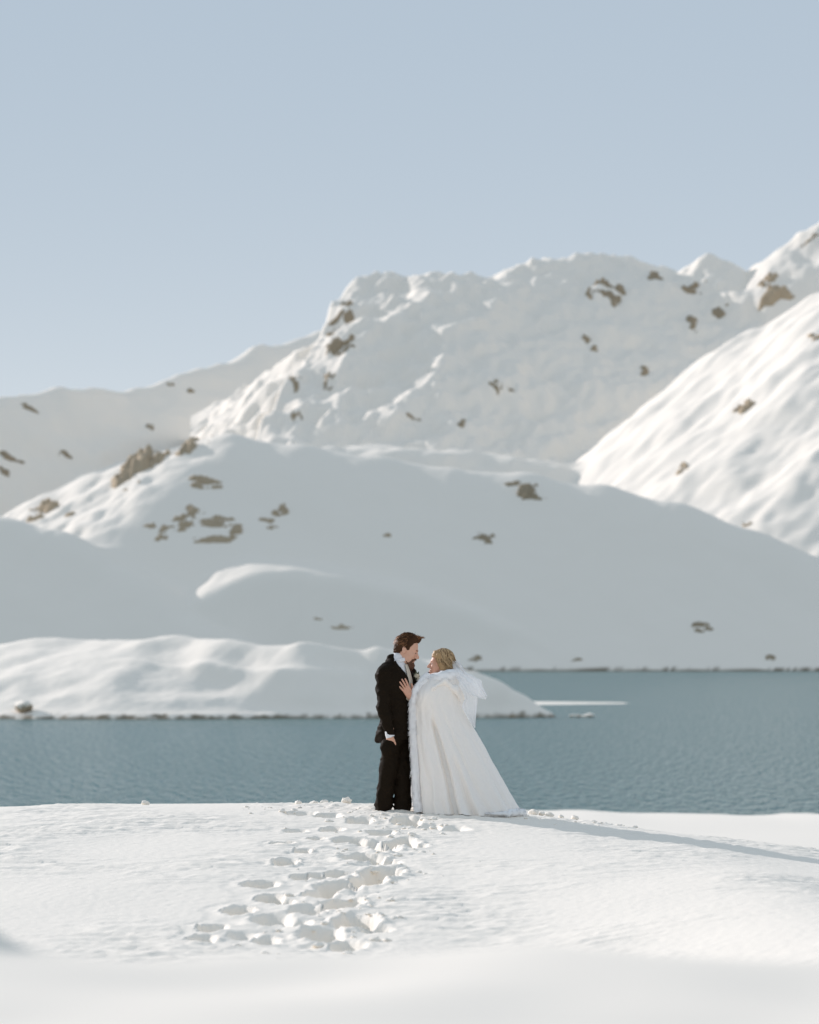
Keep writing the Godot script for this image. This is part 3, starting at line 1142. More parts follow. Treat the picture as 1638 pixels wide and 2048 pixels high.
func hand_into(s: Soup, wrist: Vector3, along: Vector3, back: Vector3, thumb_side: Vector3, size: float, curl: float, spread: float, cell := 0.003) -> void:
	# five fingers of unequal length, each its own chain, and a thumb from the side of the palm
	var x := along.normalized()
	var y := (back - x * back.dot(x)).normalized()
	var z := x.cross(y)
	if z.dot(thumb_side) < 0.0:
		z = -z
	var P := func(a: float, u: float, t: float) -> Vector3: return wrist + (x * a + y * u + z * t) * size
	var lo := wrist - Vector3.ONE * 0.23 * size
	var hi := wrist + Vector3.ONE * 0.23 * size
	var f := Field.new(lo, hi, cell)
	f.bone(P.call(-0.06, 0, 0), P.call(0.0, 0, 0), 0.030 * size, 0.026 * size, 0.01)
	f.bone(P.call(0.0, 0, 0.0), P.call(0.045, 0.002, 0.0), 0.025 * size, 0.022 * size, 0.015)
	var roots := [[0.026, 0.090, 0.078], [0.008, 0.094, 0.086], [-0.011, 0.090, 0.080], [-0.028, 0.082, 0.062]]
	for k in 4:
		var r: Array = roots[k]
		f.bone(P.call(0.020, 0.0, float(r[0]) * 0.75), P.call(float(r[1]), 0.004, r[0]), 0.015 * size, 0.0105 * size, 0.012)
		var l: float = r[2]
		var dz: float = float(r[0]) * spread
		var a := Vector3(r[1], 0.004, r[0])
		var b := a + Vector3(l * 0.45, -l * 0.45 * curl * 0.4, dz * 0.5)
		var c := b + Vector3(l * 0.30, -l * 0.30 * curl * 0.9, dz * 0.3)
		var e := c + Vector3(l * 0.25, -l * 0.25 * curl * 1.2, dz * 0.2)
		f.bone(P.call(a.x, a.y, a.z), P.call(b.x, b.y, b.z), 0.0095 * size, 0.0085 * size, 0.003)
		f.bone(P.call(b.x, b.y, b.z), P.call(c.x, c.y, c.z), 0.0085 * size, 0.0078 * size, 0.003)
		f.bone(P.call(c.x, c.y, c.z), P.call(e.x, e.y, e.z), 0.0078 * size, 0.0065 * size, 0.003)
	f.bone(P.call(0.015, -0.004, 0.018), P.call(0.045, -0.008, 0.042), 0.017 * size, 0.012 * size, 0.012)
	f.bone(P.call(0.045, -0.008, 0.042), P.call(0.075, -0.012, 0.058), 0.0115 * size, 0.0095 * size, 0.004)
	f.bone(P.call(0.075, -0.012, 0.058), P.call(0.098, -0.016, 0.064), 0.0095 * size, 0.007 * size, 0.004)
	s.field(f)

func part_materials() -> void:
	mats.skin_man = plain(Color(0.70, 0.40, 0.28), 0.55, 0.4)
	mats.skin_woman = plain(Color(0.68, 0.37, 0.26), 0.5, 0.4)
	mats.suit = plain(Color(0.016, 0.011, 0.007), 0.6, 0.12)
	mats.suit.rim_enabled = true
	mats.suit.rim = 0.05
	mats.suit.rim_tint = 1.0
	mats.shirt = plain(Color(0.80, 0.79, 0.80), 0.7, 0.3)
	mats.tie = plain(Color(0.62, 0.54, 0.44), 0.4, 0.5)
	mats.hair_dark = plain(Color(0.065, 0.031, 0.015), 0.6, 0.2)
	mats.hair_auburn = plain(Color(0.24, 0.11, 0.048), 0.5, 0.3)
	mats.beard = plain(Color(0.11, 0.05, 0.026), 0.6, 0.4)
	mats.lip = plain(Color(0.42, 0.13, 0.11), 0.4, 0.5)
	mats.teeth = plain(Color(0.75, 0.72, 0.66), 0.3, 0.5)
	mats.eye = plain(Color(0.03, 0.025, 0.02), 0.25, 0.5)
	mats.blond = plain(Color(0.42, 0.265, 0.135), 0.5, 0.3)
	mats.blond_light = plain(Color(0.68, 0.47, 0.26), 0.5, 0.3)
	mats.blond_dark = plain(Color(0.19, 0.105, 0.05), 0.5, 0.3)
	var cape := plain(Color(0.95, 0.885, 0.82), 0.7, 0.35)
	cape.rim_enabled = true
	cape.rim = 0.7
	cape.rim_tint = 0.3
	mats.cape = cape
	mats.fur = plain(Color(0.95, 0.93, 0.92), 0.9, 0.2)
	mats.dress = plain(Color(0.85, 0.82, 0.78), 0.6, 0.4)
	var veil := plain(Color(0.95, 0.95, 0.96), 0.6, 0.2)
	veil.albedo_color.a = 0.84
	veil.transparency = BaseMaterial3D.TRANSPARENCY_ALPHA
	veil.cull_mode = BaseMaterial3D.CULL_DISABLED
	veil.backlight_enabled = true
	veil.backlight = Color(1.0, 1.0, 1.0)
	mats.veil = veil
	mats.gold = plain(Color(0.8, 0.6, 0.35), 0.25, 0.5)
	mats.gold.metallic = 1.0
	mats.petal = plain(Color(0.78, 0.68, 0.50), 0.6, 0.3)
	mats.petal_red = plain(Color(0.16, 0.03, 0.05), 0.6, 0.3)
	mats.leaf = plain(Color(0.10, 0.12, 0.07), 0.6, 0.3)
	mats.silver = plain(Color(0.35, 0.38, 0.44), 0.3, 0.5)
	mats.silver.metallic = 0.8
	mats.nail = plain(Color(0.80, 0.66, 0.62), 0.3, 0.5)

const YAW := 0.56
func body_at(f: float, y: float, r: float) -> Vector3:
	# forward, up and to his right from the middle of the groom's chest
	return Vector3(0.045 + f * cos(YAW) - r * sin(YAW), y, f * sin(YAW) + r * cos(YAW))

func build_groom(origin: Vector3) -> void:
	var g := thing("person", "bearded man in black suit and cream tie, smiling down at the woman", "person", origin)
	var turn := Basis(Vector3.UP, -YAW)
	var folds := noise_of(51, 0.15, 2)
	var fine_folds := noise_of(52, 0.05, 2)
	# --- jacket
	var j := Field.new(Vector3(-0.30, 0.55, -0.42), Vector3(0.56, 1.56, 0.40), 0.011)
	j.ball(body_at(0.0, 1.20, 0.0), Vector3(0.142, 0.27, 0.200), turn, 0.04)
	j.ball(body_at(0.005, 0.95, 0.0), Vector3(0.140, 0.28, 0.178), turn, 0.06)
	j.ball(body_at(-0.02, 0.70, 0.0), Vector3(0.172, 0.26, 0.196), turn, 0.06)
	j.bone(body_at(-0.025, 1.375, -0.135), body_at(-0.025, 1.375, 0.135), 0.060, 0.060, 0.05)
	j.bone(body_at(-0.035, 1.44, -0.02), body_at(-0.035, 1.44, 0.02), 0.060, 0.060, 0.07)
	j.bone(body_at(-0.025, 1.345, -0.19), body_at(-0.025, 1.345, 0.19), 0.055, 0.055, 0.04)
	j.plane(Vector3(0.10, -1.0, 0.0).normalized(), Vector3(0.0, 0.675, 0.0), 0.01)
	# the coat tail behind stands off a little
	j.bone(Vector3(-0.085, 0.80, 0.06), Vector3(-0.140, 0.690, 0.02), 0.040, 0.028, 0.04)
	# the open front: a wedge that leaves shirt and tie free
	for z in j.nz:
		for y in j.ny:
			var k: int = (z * j.ny + y) * j.nx
			var py: float = j.o.y + y * j.c
			if py < 1.08:
				continue
			for x in j.nx:
				var p := Vector3(j.o.x + x * j.c - 0.045, py, j.o.z + z * j.c)
				var fw := p.x * cos(YAW) + p.z * sin(YAW)
				if fw < 0.0:
					continue
				var rt := -p.x * sin(YAW) + p.z * cos(YAW)
				var w := 0.088 * clampf((py - 1.10) / 0.30, 0.0, 1.2)
				j.put(k + x, maxf(absf(rt) - w, 0.02 - fw), 0.008, true)
	# sleeves
	var sh := Vector3(-0.086, 1.315, 0.165)
	var el := Vector3(-0.082, 0.965, 0.205)
	var cu := Vector3(-0.025, 0.760, 0.205)
	j.bone(sh, el, 0.080, 0.062, 0.03)
	j.bone(el, cu, 0.062, 0.047, 0.03)
	j.bone(Vector3(0.16, 1.31, -0.15), Vector3(0.24, 1.04, -0.25), 0.078, 0.060, 0.03)
	j.bone(Vector3(0.24, 1.04, -0.25), Vector3(0.44, 1.00, -0.33), 0.060, 0.045, 0.03)
	# pulled folds across the sleeve
	for e in [[1.325, 1.270, 0.020], [1.245, 1.180, 0.020], [1.020, 1.000, 0.020], [0.985, 0.965, 0.016]]:
		var y: float = e[0]
		var cx: float = lerpf(sh.x, el.x, clampf((sh.y - y) / (sh.y - el.y), 0.0, 1.0)) if y > el.y else lerpf(el.x, cu.x, (el.y - y) / (el.y - cu.y))
		j.bone(Vector3(cx - 0.064, e[1], 0.160), Vector3(cx - 0.035, y - 0.004, 0.232), 0.014, 0.012, float(e[2]))
		j.bone(Vector3(cx - 0.035, y - 0.004, 0.235), Vector3(cx + 0.035, y + 0.020, 0.262), 0.014, 0.004, 0.012)
	j.rumple(folds, 0.015, Vector3(0.8, 1.9, 0.8))
	j.rumple(fine_folds, 0.003, Vector3(0.8, 2.2, 0.8))
	obj("jacket", soup_of(j), mats.suit, g)
	# lapels and collar, folded flat over the edge of the opening
	for s in [1.0, -1.0]:
		var q := Soup.new()
		var pts := []
		for k in 9:
			var t := k / 8.0
			var y := lerpf(1.44, 1.10, t)
			var rr: float = s * (0.088 * clampf((y - 1.10) / 0.30, 0.0, 1.2) + 0.022)
			pts.append(body_at(lerpf(0.045, 0.146, smoothstep(0.0, 0.6, t)), y, rr))
		q.tube(pts, [0.016, 0.024, 0.030, 0.034, 0.034, 0.030, 0.024, 0.016, 0.006], 10, 0.30, body_at(1, 0, s * 0.5) - body_at(0, 0, 0))
		obj("lapel", q.mesh(), mats.suit, g)
	# --- trousers
	var t := Field.new(Vector3(-0.26, -0.16, -0.24), Vector3(0.30, 0.88, 0.28), 0.011)
	t.ball(body_at(-0.01, 0.76, 0.0), Vector3(0.132, 0.16, 0.170), turn, 0.04)
	t.bone(body_at(0.0, 0.70, 0.085), Vector3(-0.035, 0.40, 0.07), 0.104, 0.082, 0.04)
	t.bone(Vector3(-0.035, 0.40, 0.07), Vector3(-0.102, -0.08, 0.04), 0.082, 0.083, 0.03)
	t.bone(body_at(0.0, 0.70, -0.085), Vector3(0.105, 0.40, -0.01), 0.104, 0.082, 0.03)
	t.bone(Vector3(0.105, 0.40, -0.01), Vector3(0.092, -0.10, 0.05), 0.082, 0.082, 0.015)
	t.ball(Vector3(-0.042, 0.615, 0.160), Vector3(0.070, 0.095, 0.066), Basis(), 0.04)
	for e in [[0.53, -0.112, 0.11], [0.40, -0.112, 0.10], [0.25, -0.138, 0.08], [0.09, -0.166, 0.06]]:
		t.bone(Vector3(e[1], e[0] - 0.03, e[2] - 0.03), Vector3(float(e[1]) + 0.05, e[0] + 0.005, float(e[2]) + 0.045), 0.013, 0.010, 0.012)
		t.bone(Vector3(float(e[1]) + 0.05, e[0] + 0.005, float(e[2]) + 0.045), Vector3(float(e[1]) + 0.12, e[0] + 0.03, float(e[2]) + 0.040), 0.010, 0.004, 0.012)
	t.rumple(folds, 0.016, Vector3(0.9, 1.2, 0.9))
	t.rumple(fine_folds, 0.003, Vector3(1.2, 1.0, 1.2))
	obj("trousers", soup_of(t), mats.suit, g)
	# --- shirt, collar, cuff, tie
	var s_ := Field.new(Vector3(-0.12, 1.00, -0.22), Vector3(0.26, 1.52, 0.24), 0.010)
	s_.ball(body_at(0.0, 1.20, 0.0), Vector3(0.128, 0.26, 0.17), turn, 0.03)
	s_.bone(body_at(0.0, 1.38, 0.0), body_at(0.012, 1.46, 0.0), 0.088, 0.070, 0.04)
	obj("shirt", soup_of(s_), mats.shirt, g)
	var col := Soup.new()
	var ring := []
	var rad := []
	for k in 25:
		var a := lerpf(-PI * 0.93, PI * 0.93, k / 24.0) + PI
		ring.append(body_at(0.018 - 0.076 * cos(a + PI) * -1.0, 1.462 - 0.045 * (0.5 + 0.5 * cos(a + PI) * -1.0) - 0.006, 0.074 * sin(a)))
		rad.append(0.019)
	col.tube(ring, rad, 8, 0.32, Vector3.UP.cross(Vector3(1, 0, 0)))
	obj("collar", col.mesh(), mats.shirt, g)
	var tie := Soup.new()
	var tp := []
	var tr := []
	for k in 12:
		var u := k / 11.0
		var y := lerpf(1.405, 1.06, u)
		var zf := 0.132 - 0.055 * pow(absf(y - 1.20) / 0.24, 2.0) + 0.014
		tp.append(body_at(zf, y, 0.0))
		tr.append(lerpf(0.026, 0.054, smoothstep(0.05, 0.7, u)) if k > 1 else 0.026)
	tie.tube(tp, tr, 12, 0.35, body_at(1, 0, 0) - body_at(0, 0, 0))
	obj("tie", tie.mesh(), mats.tie, g)
	var cuff := Soup.new()
	cuff.tube([cu + Vector3(-0.008, 0.03, 0), cu + Vector3(0.0, -0.02, 0), cu + Vector3(0.008, -0.045, 0), cu + Vector3(0.008, -0.044, 0)], [0.040, 0.043, 0.041, 0.028], 14, 0.85, Vector3(0, 0, 1))
	obj("shirt_cuff", cuff.mesh(), mats.shirt, g)
	# --- body: head, neck, trunk, arms and the hand in the pocket
	var move := Transform3D(Basis(Vector3(0, 0, 1), deg_to_rad(-18.0)) * Basis(Vector3.UP, -0.14), Vector3(0.136, 1.546, 0.0)) * Transform3D(Basis().scaled(Vector3.ONE * 1.10), Vector3.ZERO)
	var b := Soup.new()
	b.field(head_field(true), move)
	var trunk := Field.new(Vector3(-0.16, 0.66, -0.20), Vector3(0.30, 1.44, 0.28), 0.013)
	trunk.bone(Vector3(0.075, 1.40, 0.0), body_at(0.0, 1.28, 0.0), 0.060, 0.10, 0.05)
	trunk.bone(body_at(0.0, 1.28, 0.0), body_at(0.0, 0.85, 0.0), 0.11, 0.10, 0.05)
	trunk.bone(body_at(-0.02, 1.30, 0.0), sh, 0.08, 0.055, 0.05)
	trunk.bone(sh, el, 0.055, 0.042, 0.02)
	trunk.bone(el, cu, 0.042, 0.030, 0.02)
	b.field(trunk)
	hand_into(b, cu + Vector3(0.004, -0.028, -0.012), Vector3(-0.12, -1.0, -0.30), Vector3(-0.3, 0.0, 1.0), Vector3(1, 0, 0), 0.95, 0.7, 0.1, 0.005)
	obj("body", b.mesh(), mats.skin_man, g)
	# --- hair, beard, eyes
	var h := Field.new(Vector3(-0.15, -0.09, -0.11), Vector3(0.14, 0.21, 0.11), 0.005)
	h.ball(Vector3(-0.014, 0.046, 0), Vector3(0.106, 0.094, 0.083))
	h.ball(Vector3(-0.062, -0.01, 0), Vector3(0.052, 0.072, 0.062), Basis(), 0.02)
	h.bone(Vector3(-0.03, 0.108, 0), Vector3(0.062, 0.118, 0), 0.030, 0.022, 0.04)
	h.bone(Vector3(0.05, 0.115, 0.030), Vector3(0.080, 0.124, 0.020), 0.020, 0.012, 0.03)
	h.bone(Vector3(0.05, 0.115, -0.030), Vector3(0.080, 0.124, -0.020), 0.020, 0.012, 0.03)
	h.ball(Vector3(0.085, -0.015, 0), Vector3(0.062, 0.105, 0.12), Basis(Vector3(0, 0, 1), 0.12), 0.01, true)
	h.ball(Vector3(-0.006, -0.040, 0.09), Vector3(0.030, 0.060, 0.05), Basis(), 0.01, true)
	h.ball(Vector3(-0.006, -0.040, -0.09), Vector3(0.030, 0.060, 0.05), Basis(), 0.01, true)
	h.plane(Vector3(0.5, -1, 0).normalized(), Vector3(-0.06, -0.062, 0), 0.02)
	h.rumple(noise_of(61, 0.022, 3), 0.008, Vector3(0.6, 1.2, 1.2))
	obj("hair", soup_of(h, move), mats.hair_dark, g)
	var rng := RandomNumberGenerator.new()
	rng.seed = 9
	var locks := Soup.new()
	var dark_locks := Soup.new()
	for k in 700:
		var th := rng.randf_range(0.0, 1.75)
		var ph := rng.randf_range(0.35, TAU - 0.35)
		var e := Vector3(cos(ph) * sin(th), cos(th), sin(ph) * sin(th))
		if e.x > 0.35 and e.y < 0.72:
			continue
		var p := Vector3(-0.014, 0.048, 0) + e * Vector3(0.105, 0.096, 0.082)
		if absf(p.z) > 0.055 and p.x > -0.045 and p.y < 0.02:
			continue
		var along := (Vector3(-e.y * e.x, 0.2, 0) + Vector3(0.9 if e.y > 0.6 else -0.5, -0.9 if e.y < 0.6 else 0.3, 0) + Vector3(rng.randfn(), rng.randfn(), rng.randfn()) * 0.25).normalized()
		along = (along - e * along.dot(e) * 0.8).normalized()
		var l := rng.randf_range(0.018, 0.034)
		(locks if p.x < 0.0 and p.y < 0.10 + 0.03 * rng.randfn() else dark_locks).strand([move * p, move * (p + (along + e * 0.25) * l * 0.5), move * (p + (along * 1.0 + e * 0.30) * l)], 0.0030, 0.0005, (move.basis * e).normalized())
	for k in 60:
		var p := Vector3(rng.randf_range(0.02, 0.085), 0.122, rng.randf_range(-0.045, 0.045))
		locks.strand([move * p, move * (p + Vector3(0.016, 0.020, 0)), move * (p + Vector3(0.040, 0.030 + rng.randfn() * 0.006, rng.randfn() * 0.008))], 0.003, 0.0005)
	obj("hair_locks", locks.mesh(), mats.hair_auburn, g)
	obj("hair_locks", dark_locks.mesh(), mats.hair_dark, g)
	var bd := Field.new(Vector3(-0.03, -0.17, -0.08), Vector3(0.14, 0.02, 0.08), 0.004)
	bd.ball(Vector3(0.072, -0.116, 0), Vector3(0.040, 0.038, 0.040))
	bd.bone(Vector3(0.076, -0.130, 0), Vector3(0.078, -0.156, 0), 0.026, 0.016, 0.02)
	for s in [-1.0, 1.0]:
		bd.bone(Vector3(0.100, -0.055, 0.004 * s), Vector3(0.082, -0.070, 0.030 * s), 0.010, 0.009, 0.006)
		bd.bone(Vector3(0.080, -0.070, 0.030 * s), Vector3(0.070, -0.105, 0.034 * s), 0.010, 0.016, 0.008)
		bd.bone(Vector3(0.058, -0.108, 0.034 * s), Vector3(0.015, -0.080, 0.052 * s), 0.010, 0.005, 0.006)
	bd.ball(Vector3(0.104, -0.076, 0), Vector3(0.016, 0.012, 0.020), Basis(), 0.006, true)
	bd.rumple(noise_of(62, 0.014, 2), 0.005)
	var beard := Soup.new()
	beard.field(bd, move)
	for k in 160:
		var a := rng.randf_range(-1.2, 1.2)
		var p := Vector3(0.064 + 0.030 * cos(a), rng.randf_range(-0.150, -0.10), 0.034 * sin(a))
		beard.strand([move * p, move * (p + Vector3(0.004 * cos(a), -0.010, 0.004 * sin(a))), move * (p + Vector3(0.002 + rng.randfn() * 0.003, -0.020, rng.randfn() * 0.004))], 0.002, 0.0004)
	obj("beard", beard.mesh(), mats.beard, g)
	face_details(g, move, mats.hair_auburn, true)
	# --- boutonniere on the far lapel
	var c := body_at(0.150, 1.285, -0.115)
	for e in [[Vector3(0, 0.012, 0), 0.026, 3], [Vector3(0.020, -0.022, 0.01), 0.020, 4]]:
		var n := noise_of(90 + int(e[2]), 0.02, 2)
		var fl := Field.new(c - Vector3.ONE * 0.075, c + Vector3.ONE * 0.075, 0.005)
		fl.ball(c + e[0], Vector3.ONE * float(e[1]), Basis(), 0.01)
		fl.rumple(n, 0.012)
		obj("rose", soup_of(fl), mats.petal, g)
	var dk := Field.new(c - Vector3.ONE * 0.10, c + Vector3.ONE * 0.10, 0.005)
	for e in [Vector3(0.026, -0.052, 0.012), Vector3(0.010, -0.072, 0.010), Vector3(0.034, -0.034, -0.006)]:
		dk.ball(c + e, Vector3.ONE * 0.013, Basis(), 0.005)
	obj("berry_sprig", soup_of(dk), mats.petal_red, g)
	var lf := Soup.new()
	for k in 7:
		var a := k * 0.9
		var p := c + Vector3(0.0, 0.0, 0.0)
		lf.tube([p, p + Vector3(cos(a) * 0.020, sin(a) * 0.030 + 0.01, 0.01), p + Vector3(cos(a) * 0.035, sin(a) * 0.055 + 0.012, 0.0)], [0.004, 0.010, 0.001], 6, 0.3, Vector3(0, 0, 1))
	obj("leaf_sprig", lf.mesh(), mats.leaf, g)
	jacket_field = j

var jacket_field: Field

func face_details(g: Node3D, move: Transform3D, brow_mat: Material, man: bool) -> void:
	for s in [-1.0, 1.0]:
		var e := Soup.new()
		e.tube([move * Vector3(0.0885, -0.004, 0.018 * s), move * Vector3(0.0915, -0.0025, 0.028 * s), move * Vector3(0.0865, -0.005, 0.041 * s)], [0.002, 0.0056, 0.002], 6, 0.6, Vector3(1, 0, 0))
		obj("eye", e.mesh(), mats.eye, g)
		var b := Soup.new()
		b.tube([move * Vector3(0.096, 0.018, 0.013 * s), move * Vector3(0.094, 0.024, 0.030 * s), move * Vector3(0.079, 0.019, 0.048 * s)], [0.006, 0.0068, 0.0025] if man else [0.0025, 0.003, 0.001], 6, 0.6, Vector3(1, 0, 0))
		obj("eyebrow", b.mesh(), brow_mat, g)
	var t := Soup.new()
	t.tube([move * Vector3(0.086, -0.072, -0.022), move * Vector3(0.0985, -0.0745, 0), move * Vector3(0.086, -0.072, 0.022)], [0.001, 0.004, 0.001], 6, 1.0, Vector3(1, 0, 0))
	obj("teeth", t.mesh(), mats.teeth, g)
	if not man:
		for y in [-0.0665, -0.0815]:
			var l := Soup.new()
			l.tube([move * Vector3(0.084, y - 0.002, -0.023), move * Vector3(0.101, y, 0), move * Vector3(0.084, y - 0.002, 0.023)], [0.001, 0.0055, 0.001], 6, 1.0, Vector3(1, 0, 0))
			obj("lip", l.mesh(), mats.lip, g)

# ---------------------------------------------------------------- the bride
const CAPE_ROWS := [
	# y, left edge, right edge, half depth
	[1.335, 0.385, 0.600, 0.105], [1.315, 0.360, 0.640, 0.150], [1.255, 0.300, 0.668, 0.205], [1.163, 0.232, 0.680, 0.235], [1.022, 0.185, 0.685, 0.255],
	[0.881, 0.168, 0.740, 0.275], [0.692, 0.166, 0.845, 0.310], [0.469, 0.172, 0.965, 0.355], [0.292, 0.174, 1.070, 0.395], [0.115, 0.172, 1.175, 0.435], [0.0, 0.185, 1.250, 0.460], [-0.05, 0.190, 1.262, 0.465],
]

func cape_row(y: float) -> Array:
	for k in CAPE_ROWS.size() - 1:
		var a: Array = CAPE_ROWS[k]
		var b: Array = CAPE_ROWS[k + 1]
		if y <= a[0] and y >= b[0]:
			var t: float = (a[0] - y) / (a[0] - b[0])
			# a spline through the rows either side
			var p: Array = CAPE_ROWS[maxi(k - 1, 0)]
			var q: Array = CAPE_ROWS[mini(k + 2, CAPE_ROWS.size() - 1)]
			var out := []
			for c in [1, 2, 3]:
				out.append(lerpf(a[c], b[c], t) + 0.10 * t * (1.0 - t) * (float(a[c]) + float(b[c]) - float(p[c]) - float(q[c])))
			return out
	var l: Array = CAPE_ROWS[0] if y > 0.5 else CAPE_ROWS[CAPE_ROWS.size() - 1]
	return [l[1], l[2], l[3]]

var n_cape: FastNoiseLite
var n_cape_fine: FastNoiseLite

func cape_point(th: float, y: float, out_ := 0.0) -> Vector3:
	# th 0 points right in the picture, a quarter turn points to the viewer
	var r := cape_row(y)
	var cx: float = (r[0] + r[1]) * 0.5
	var a: float = (r[1] - r[0]) * 0.5
	var b: float = r[2]
	var low := smoothstep(1.25, 0.1, y)
	var w := 0.16 * n_cape.get_noise_2d(th * 0.9, y * 0.7)
	var fold := 0.45 * sin(9.0 * (th + w)) + 0.35 * sin(15.0 * (th + 1.4 * w) + 1.0) + 0.25 * sin(23.0 * (th + w) + 2.0)
	var groove := exp(-pow((th - 1.80 + 0.05 * sin(y * 4.0)) / 0.06, 2.0)) * smoothstep(1.0, 0.6, y)
	var groove2 := exp(-pow((th - 1.47) / 0.06, 2.0)) * smoothstep(0.6, 0.15, y) * 0.7
	var groove3 := exp(-pow((th - 1.15 - 0.25 * y) / 0.06, 2.0)) * smoothstep(1.15, 0.7, y) * 0.35
	var edge := smoothstep(0.0, 0.25, absf(sin(th * 0.5 + 0.0)))
	var d := low * (0.020 + 0.016 * low) * fold * edge - 0.15 * groove - 0.08 * groove2 - 0.05 * groove3
	# the arm under the cloth lifts it near the top
	var arm := exp(-pow((th - 2.25) / 0.45, 2.0)) * exp(-pow((y - 1.12) / 0.13, 2.0))
	d += 0.075 * arm + 0.010 * n_cape_fine.get_noise_2d(th * 1.0, y) + out_
	return Vector3(cx + (a + d * 0.6) * cos(th), y, -0.02 + (b + d) * sin(th))

func build_bride(origin: Vector3, ground: Callable) -> void:
	var g := thing("person", "blond woman in long white fur trimmed cape, hand on the man's chest", "person", origin)
	n_cape = noise_of(81, 0.8, 2)
	n_cape_fine = noise_of(82, 0.25, 3)
	# --- the cape: an open cone of cloth from the neck to the snow
	var t0 := -2.72
	var t1 := 2.86
	var nu := 260
	var nv := 120
	var v := PackedVector3Array()
	for j in nv:
		var y := lerpf(-0.05, 1.33, float(j) / (nv - 1))
		for i in nu:
			var th := lerpf(t1, t0, float(i) / (nu - 1))
			var p := cape_point(th, y)
			if j < 40:
				var fl: float = ground.call(p.x, p.z)
				p.y = maxf(lerpf(p.y + fl + 0.02, p.y, j / 39.0), fl + 0.006)
			v.append(p)
	obj("cape", grid_mesh(v, nu, nv), mats.cape, g)
	# --- the dress inside
	v = PackedVector3Array()
	for j in 40:
		var y := lerpf(-0.04, 1.28, j / 39.0)
		var r := cape_row(y)
		for i in 64:
			var th := -TAU * i / 63.0
			var k := 0.88 + 0.03 * sin(th * 11.0) * (1.0 - y / 1.3)
			v.append(Vector3((r[0] + r[1]) * 0.5 - 0.01 + (r[1] - r[0]) * 0.5 * k * cos(th), y, -0.02 + float(r[2]) * k * 0.9 * sin(th)))
	obj("dress", grid_mesh(v, 64, 40, PackedColorArray(), true), mats.dress, g)
	# --- fur: a band down both front edges, round the neck and along the hem
	var rng := RandomNumberGenerator.new()
	rng.seed = 21
	var near_edge := []
	var far_edge := []
	for k in 46:
		var y := lerpf(1.30, 0.0, k / 45.0)
		near_edge.append(cape_point(2.62, y, 0.012))
		far_edge.append(cape_point(-2.66, y, 0.01))
	fur_band(g, "fur_trim", near_edge, 0.047, 1900, rng)
	fur_band(g, "fur_trim", far_edge, 0.040, 300, rng)
	var neck := []
	for k in 40:
		var th := lerpf(2.85, -2.75, k / 39.0)
		var e := Vector3(0.485 + 0.145 * cos(th), 1.285 + 0.020 * cos(th) + 0.010 * sin(th * 2.0), -0.01 + 0.150 * sin(th))
		neck.append(e)
	fur_band(g, "fur_collar", neck, 0.058, 1300, rng)
	var hem := []
	for k in 70:
		var th := lerpf(1.25, -2.6, k / 69.0)
		var p := cape_point(th, 0.01, 0.012)
		p.y = float(ground.call(p.x, p.z)) + 0.035
		hem.append(p)
	fur_band(g, "fur_hem", hem, 0.036, 900, rng)
	# a hood folded down over the shoulders
	var hood := Field.new(Vector3(0.26, 0.98, -0.30), Vector3(0.80, 1.38, 0.32), 0.011)
	hood.bone(Vector3(0.315, 1.06, 0.235), Vector3(0.40, 1.19, 0.225), 0.006, 0.014, 0.03)
	hood.bone(Vector3(0.40, 1.19, 0.225), Vector3(0.50, 1.250, 0.195), 0.014, 0.020, 0.04)
	hood.bone(Vector3(0.50, 1.250, 0.195), Vector3(0.60, 1.17, 0.18), 0.020, 0.024, 0.05)
	hood.bone(Vector3(0.60, 1.17, 0.18), Vector3(0.66, 1.05, 0.14), 0.024, 0.006, 0.05)
	hood.bone(Vector3(0.62, 1.18, 0.13), Vector3(0.665, 1.10, -0.02), 0.024, 0.030, 0.05)
	hood.bone(Vector3(0.62, 1.18, -0.15), Vector3(0.665, 1.10, -0.02), 0.024, 0.030, 0.05)
	hood.bone(Vector3(0.50, 1.255, -0.19), Vector3(0.62, 1.18, -0.15), 0.020, 0.026, 0.05)
	hood.rumple(noise_of(83, 0.06, 2), 0.010)
	obj("hood", soup_of(hood), mats.cape, g)
	# --- body: head, trunk, the arm that reaches out and its hand
	var look := Basis(Vector3.UP, PI) * Basis(Vector3(0, 0, 1), deg_to_rad(6.0))
	var move := Transform3D(look, Vector3(0.462, 1.408, 0.0)) * Transform3D(Basis(Vector3.UP, 0.10).scaled(Vector3.ONE * 1.0), Vector3.ZERO)
	var b := Soup.new()
	b.field(head_field(false), move)
	var wr := Vector3(zx(505), zy(622), 0.0)
	wr.z = jacket_field.front(wr.x - 0.03, wr.y) + 0.034
	var tip := Vector3(zx(412), zy(470), 0.0)
	tip.z = jacket_field.front(tip.x, tip.y) + 0.018
	var trunk := Field.new(Vector3(0.10, 0.45, -0.24), Vector3(0.74, 1.36, 0.36), 0.013)
	trunk.bone(Vector3(0.515, 1.28, 0.0), Vector3(0.53, 1.16, 0.0), 0.052, 0.10, 0.05)
	trunk.bone(Vector3(0.53, 1.16, 0.0), Vector3(0.55, 0.70, 0.0), 0.11, 0.12, 0.05)
	var shl := Vector3(0.53, 1.19, 0.13)
	var elb := Vector3(0.38, 0.98, 0.12)
	trunk.bone(Vector3(0.53, 1.19, 0.0), shl, 0.07, 0.052, 0.04)
	trunk.bone(shl, elb, 0.048, 0.040, 0.02)
	trunk.bone(elb, wr, 0.042, 0.030, 0.02)
	b.field(trunk)
	var along := tip - wr
	hand_into(b, wr, along, Vector3(0.15, 0.1, 1.0), Vector3(0.6, 0.5, 0.0), 1.12, 0.12, 0.45)
	obj("body", b.mesh(), mats.skin_woman, g)
	var gold := TorusMesh.new()
	gold.inner_radius = 0.0085
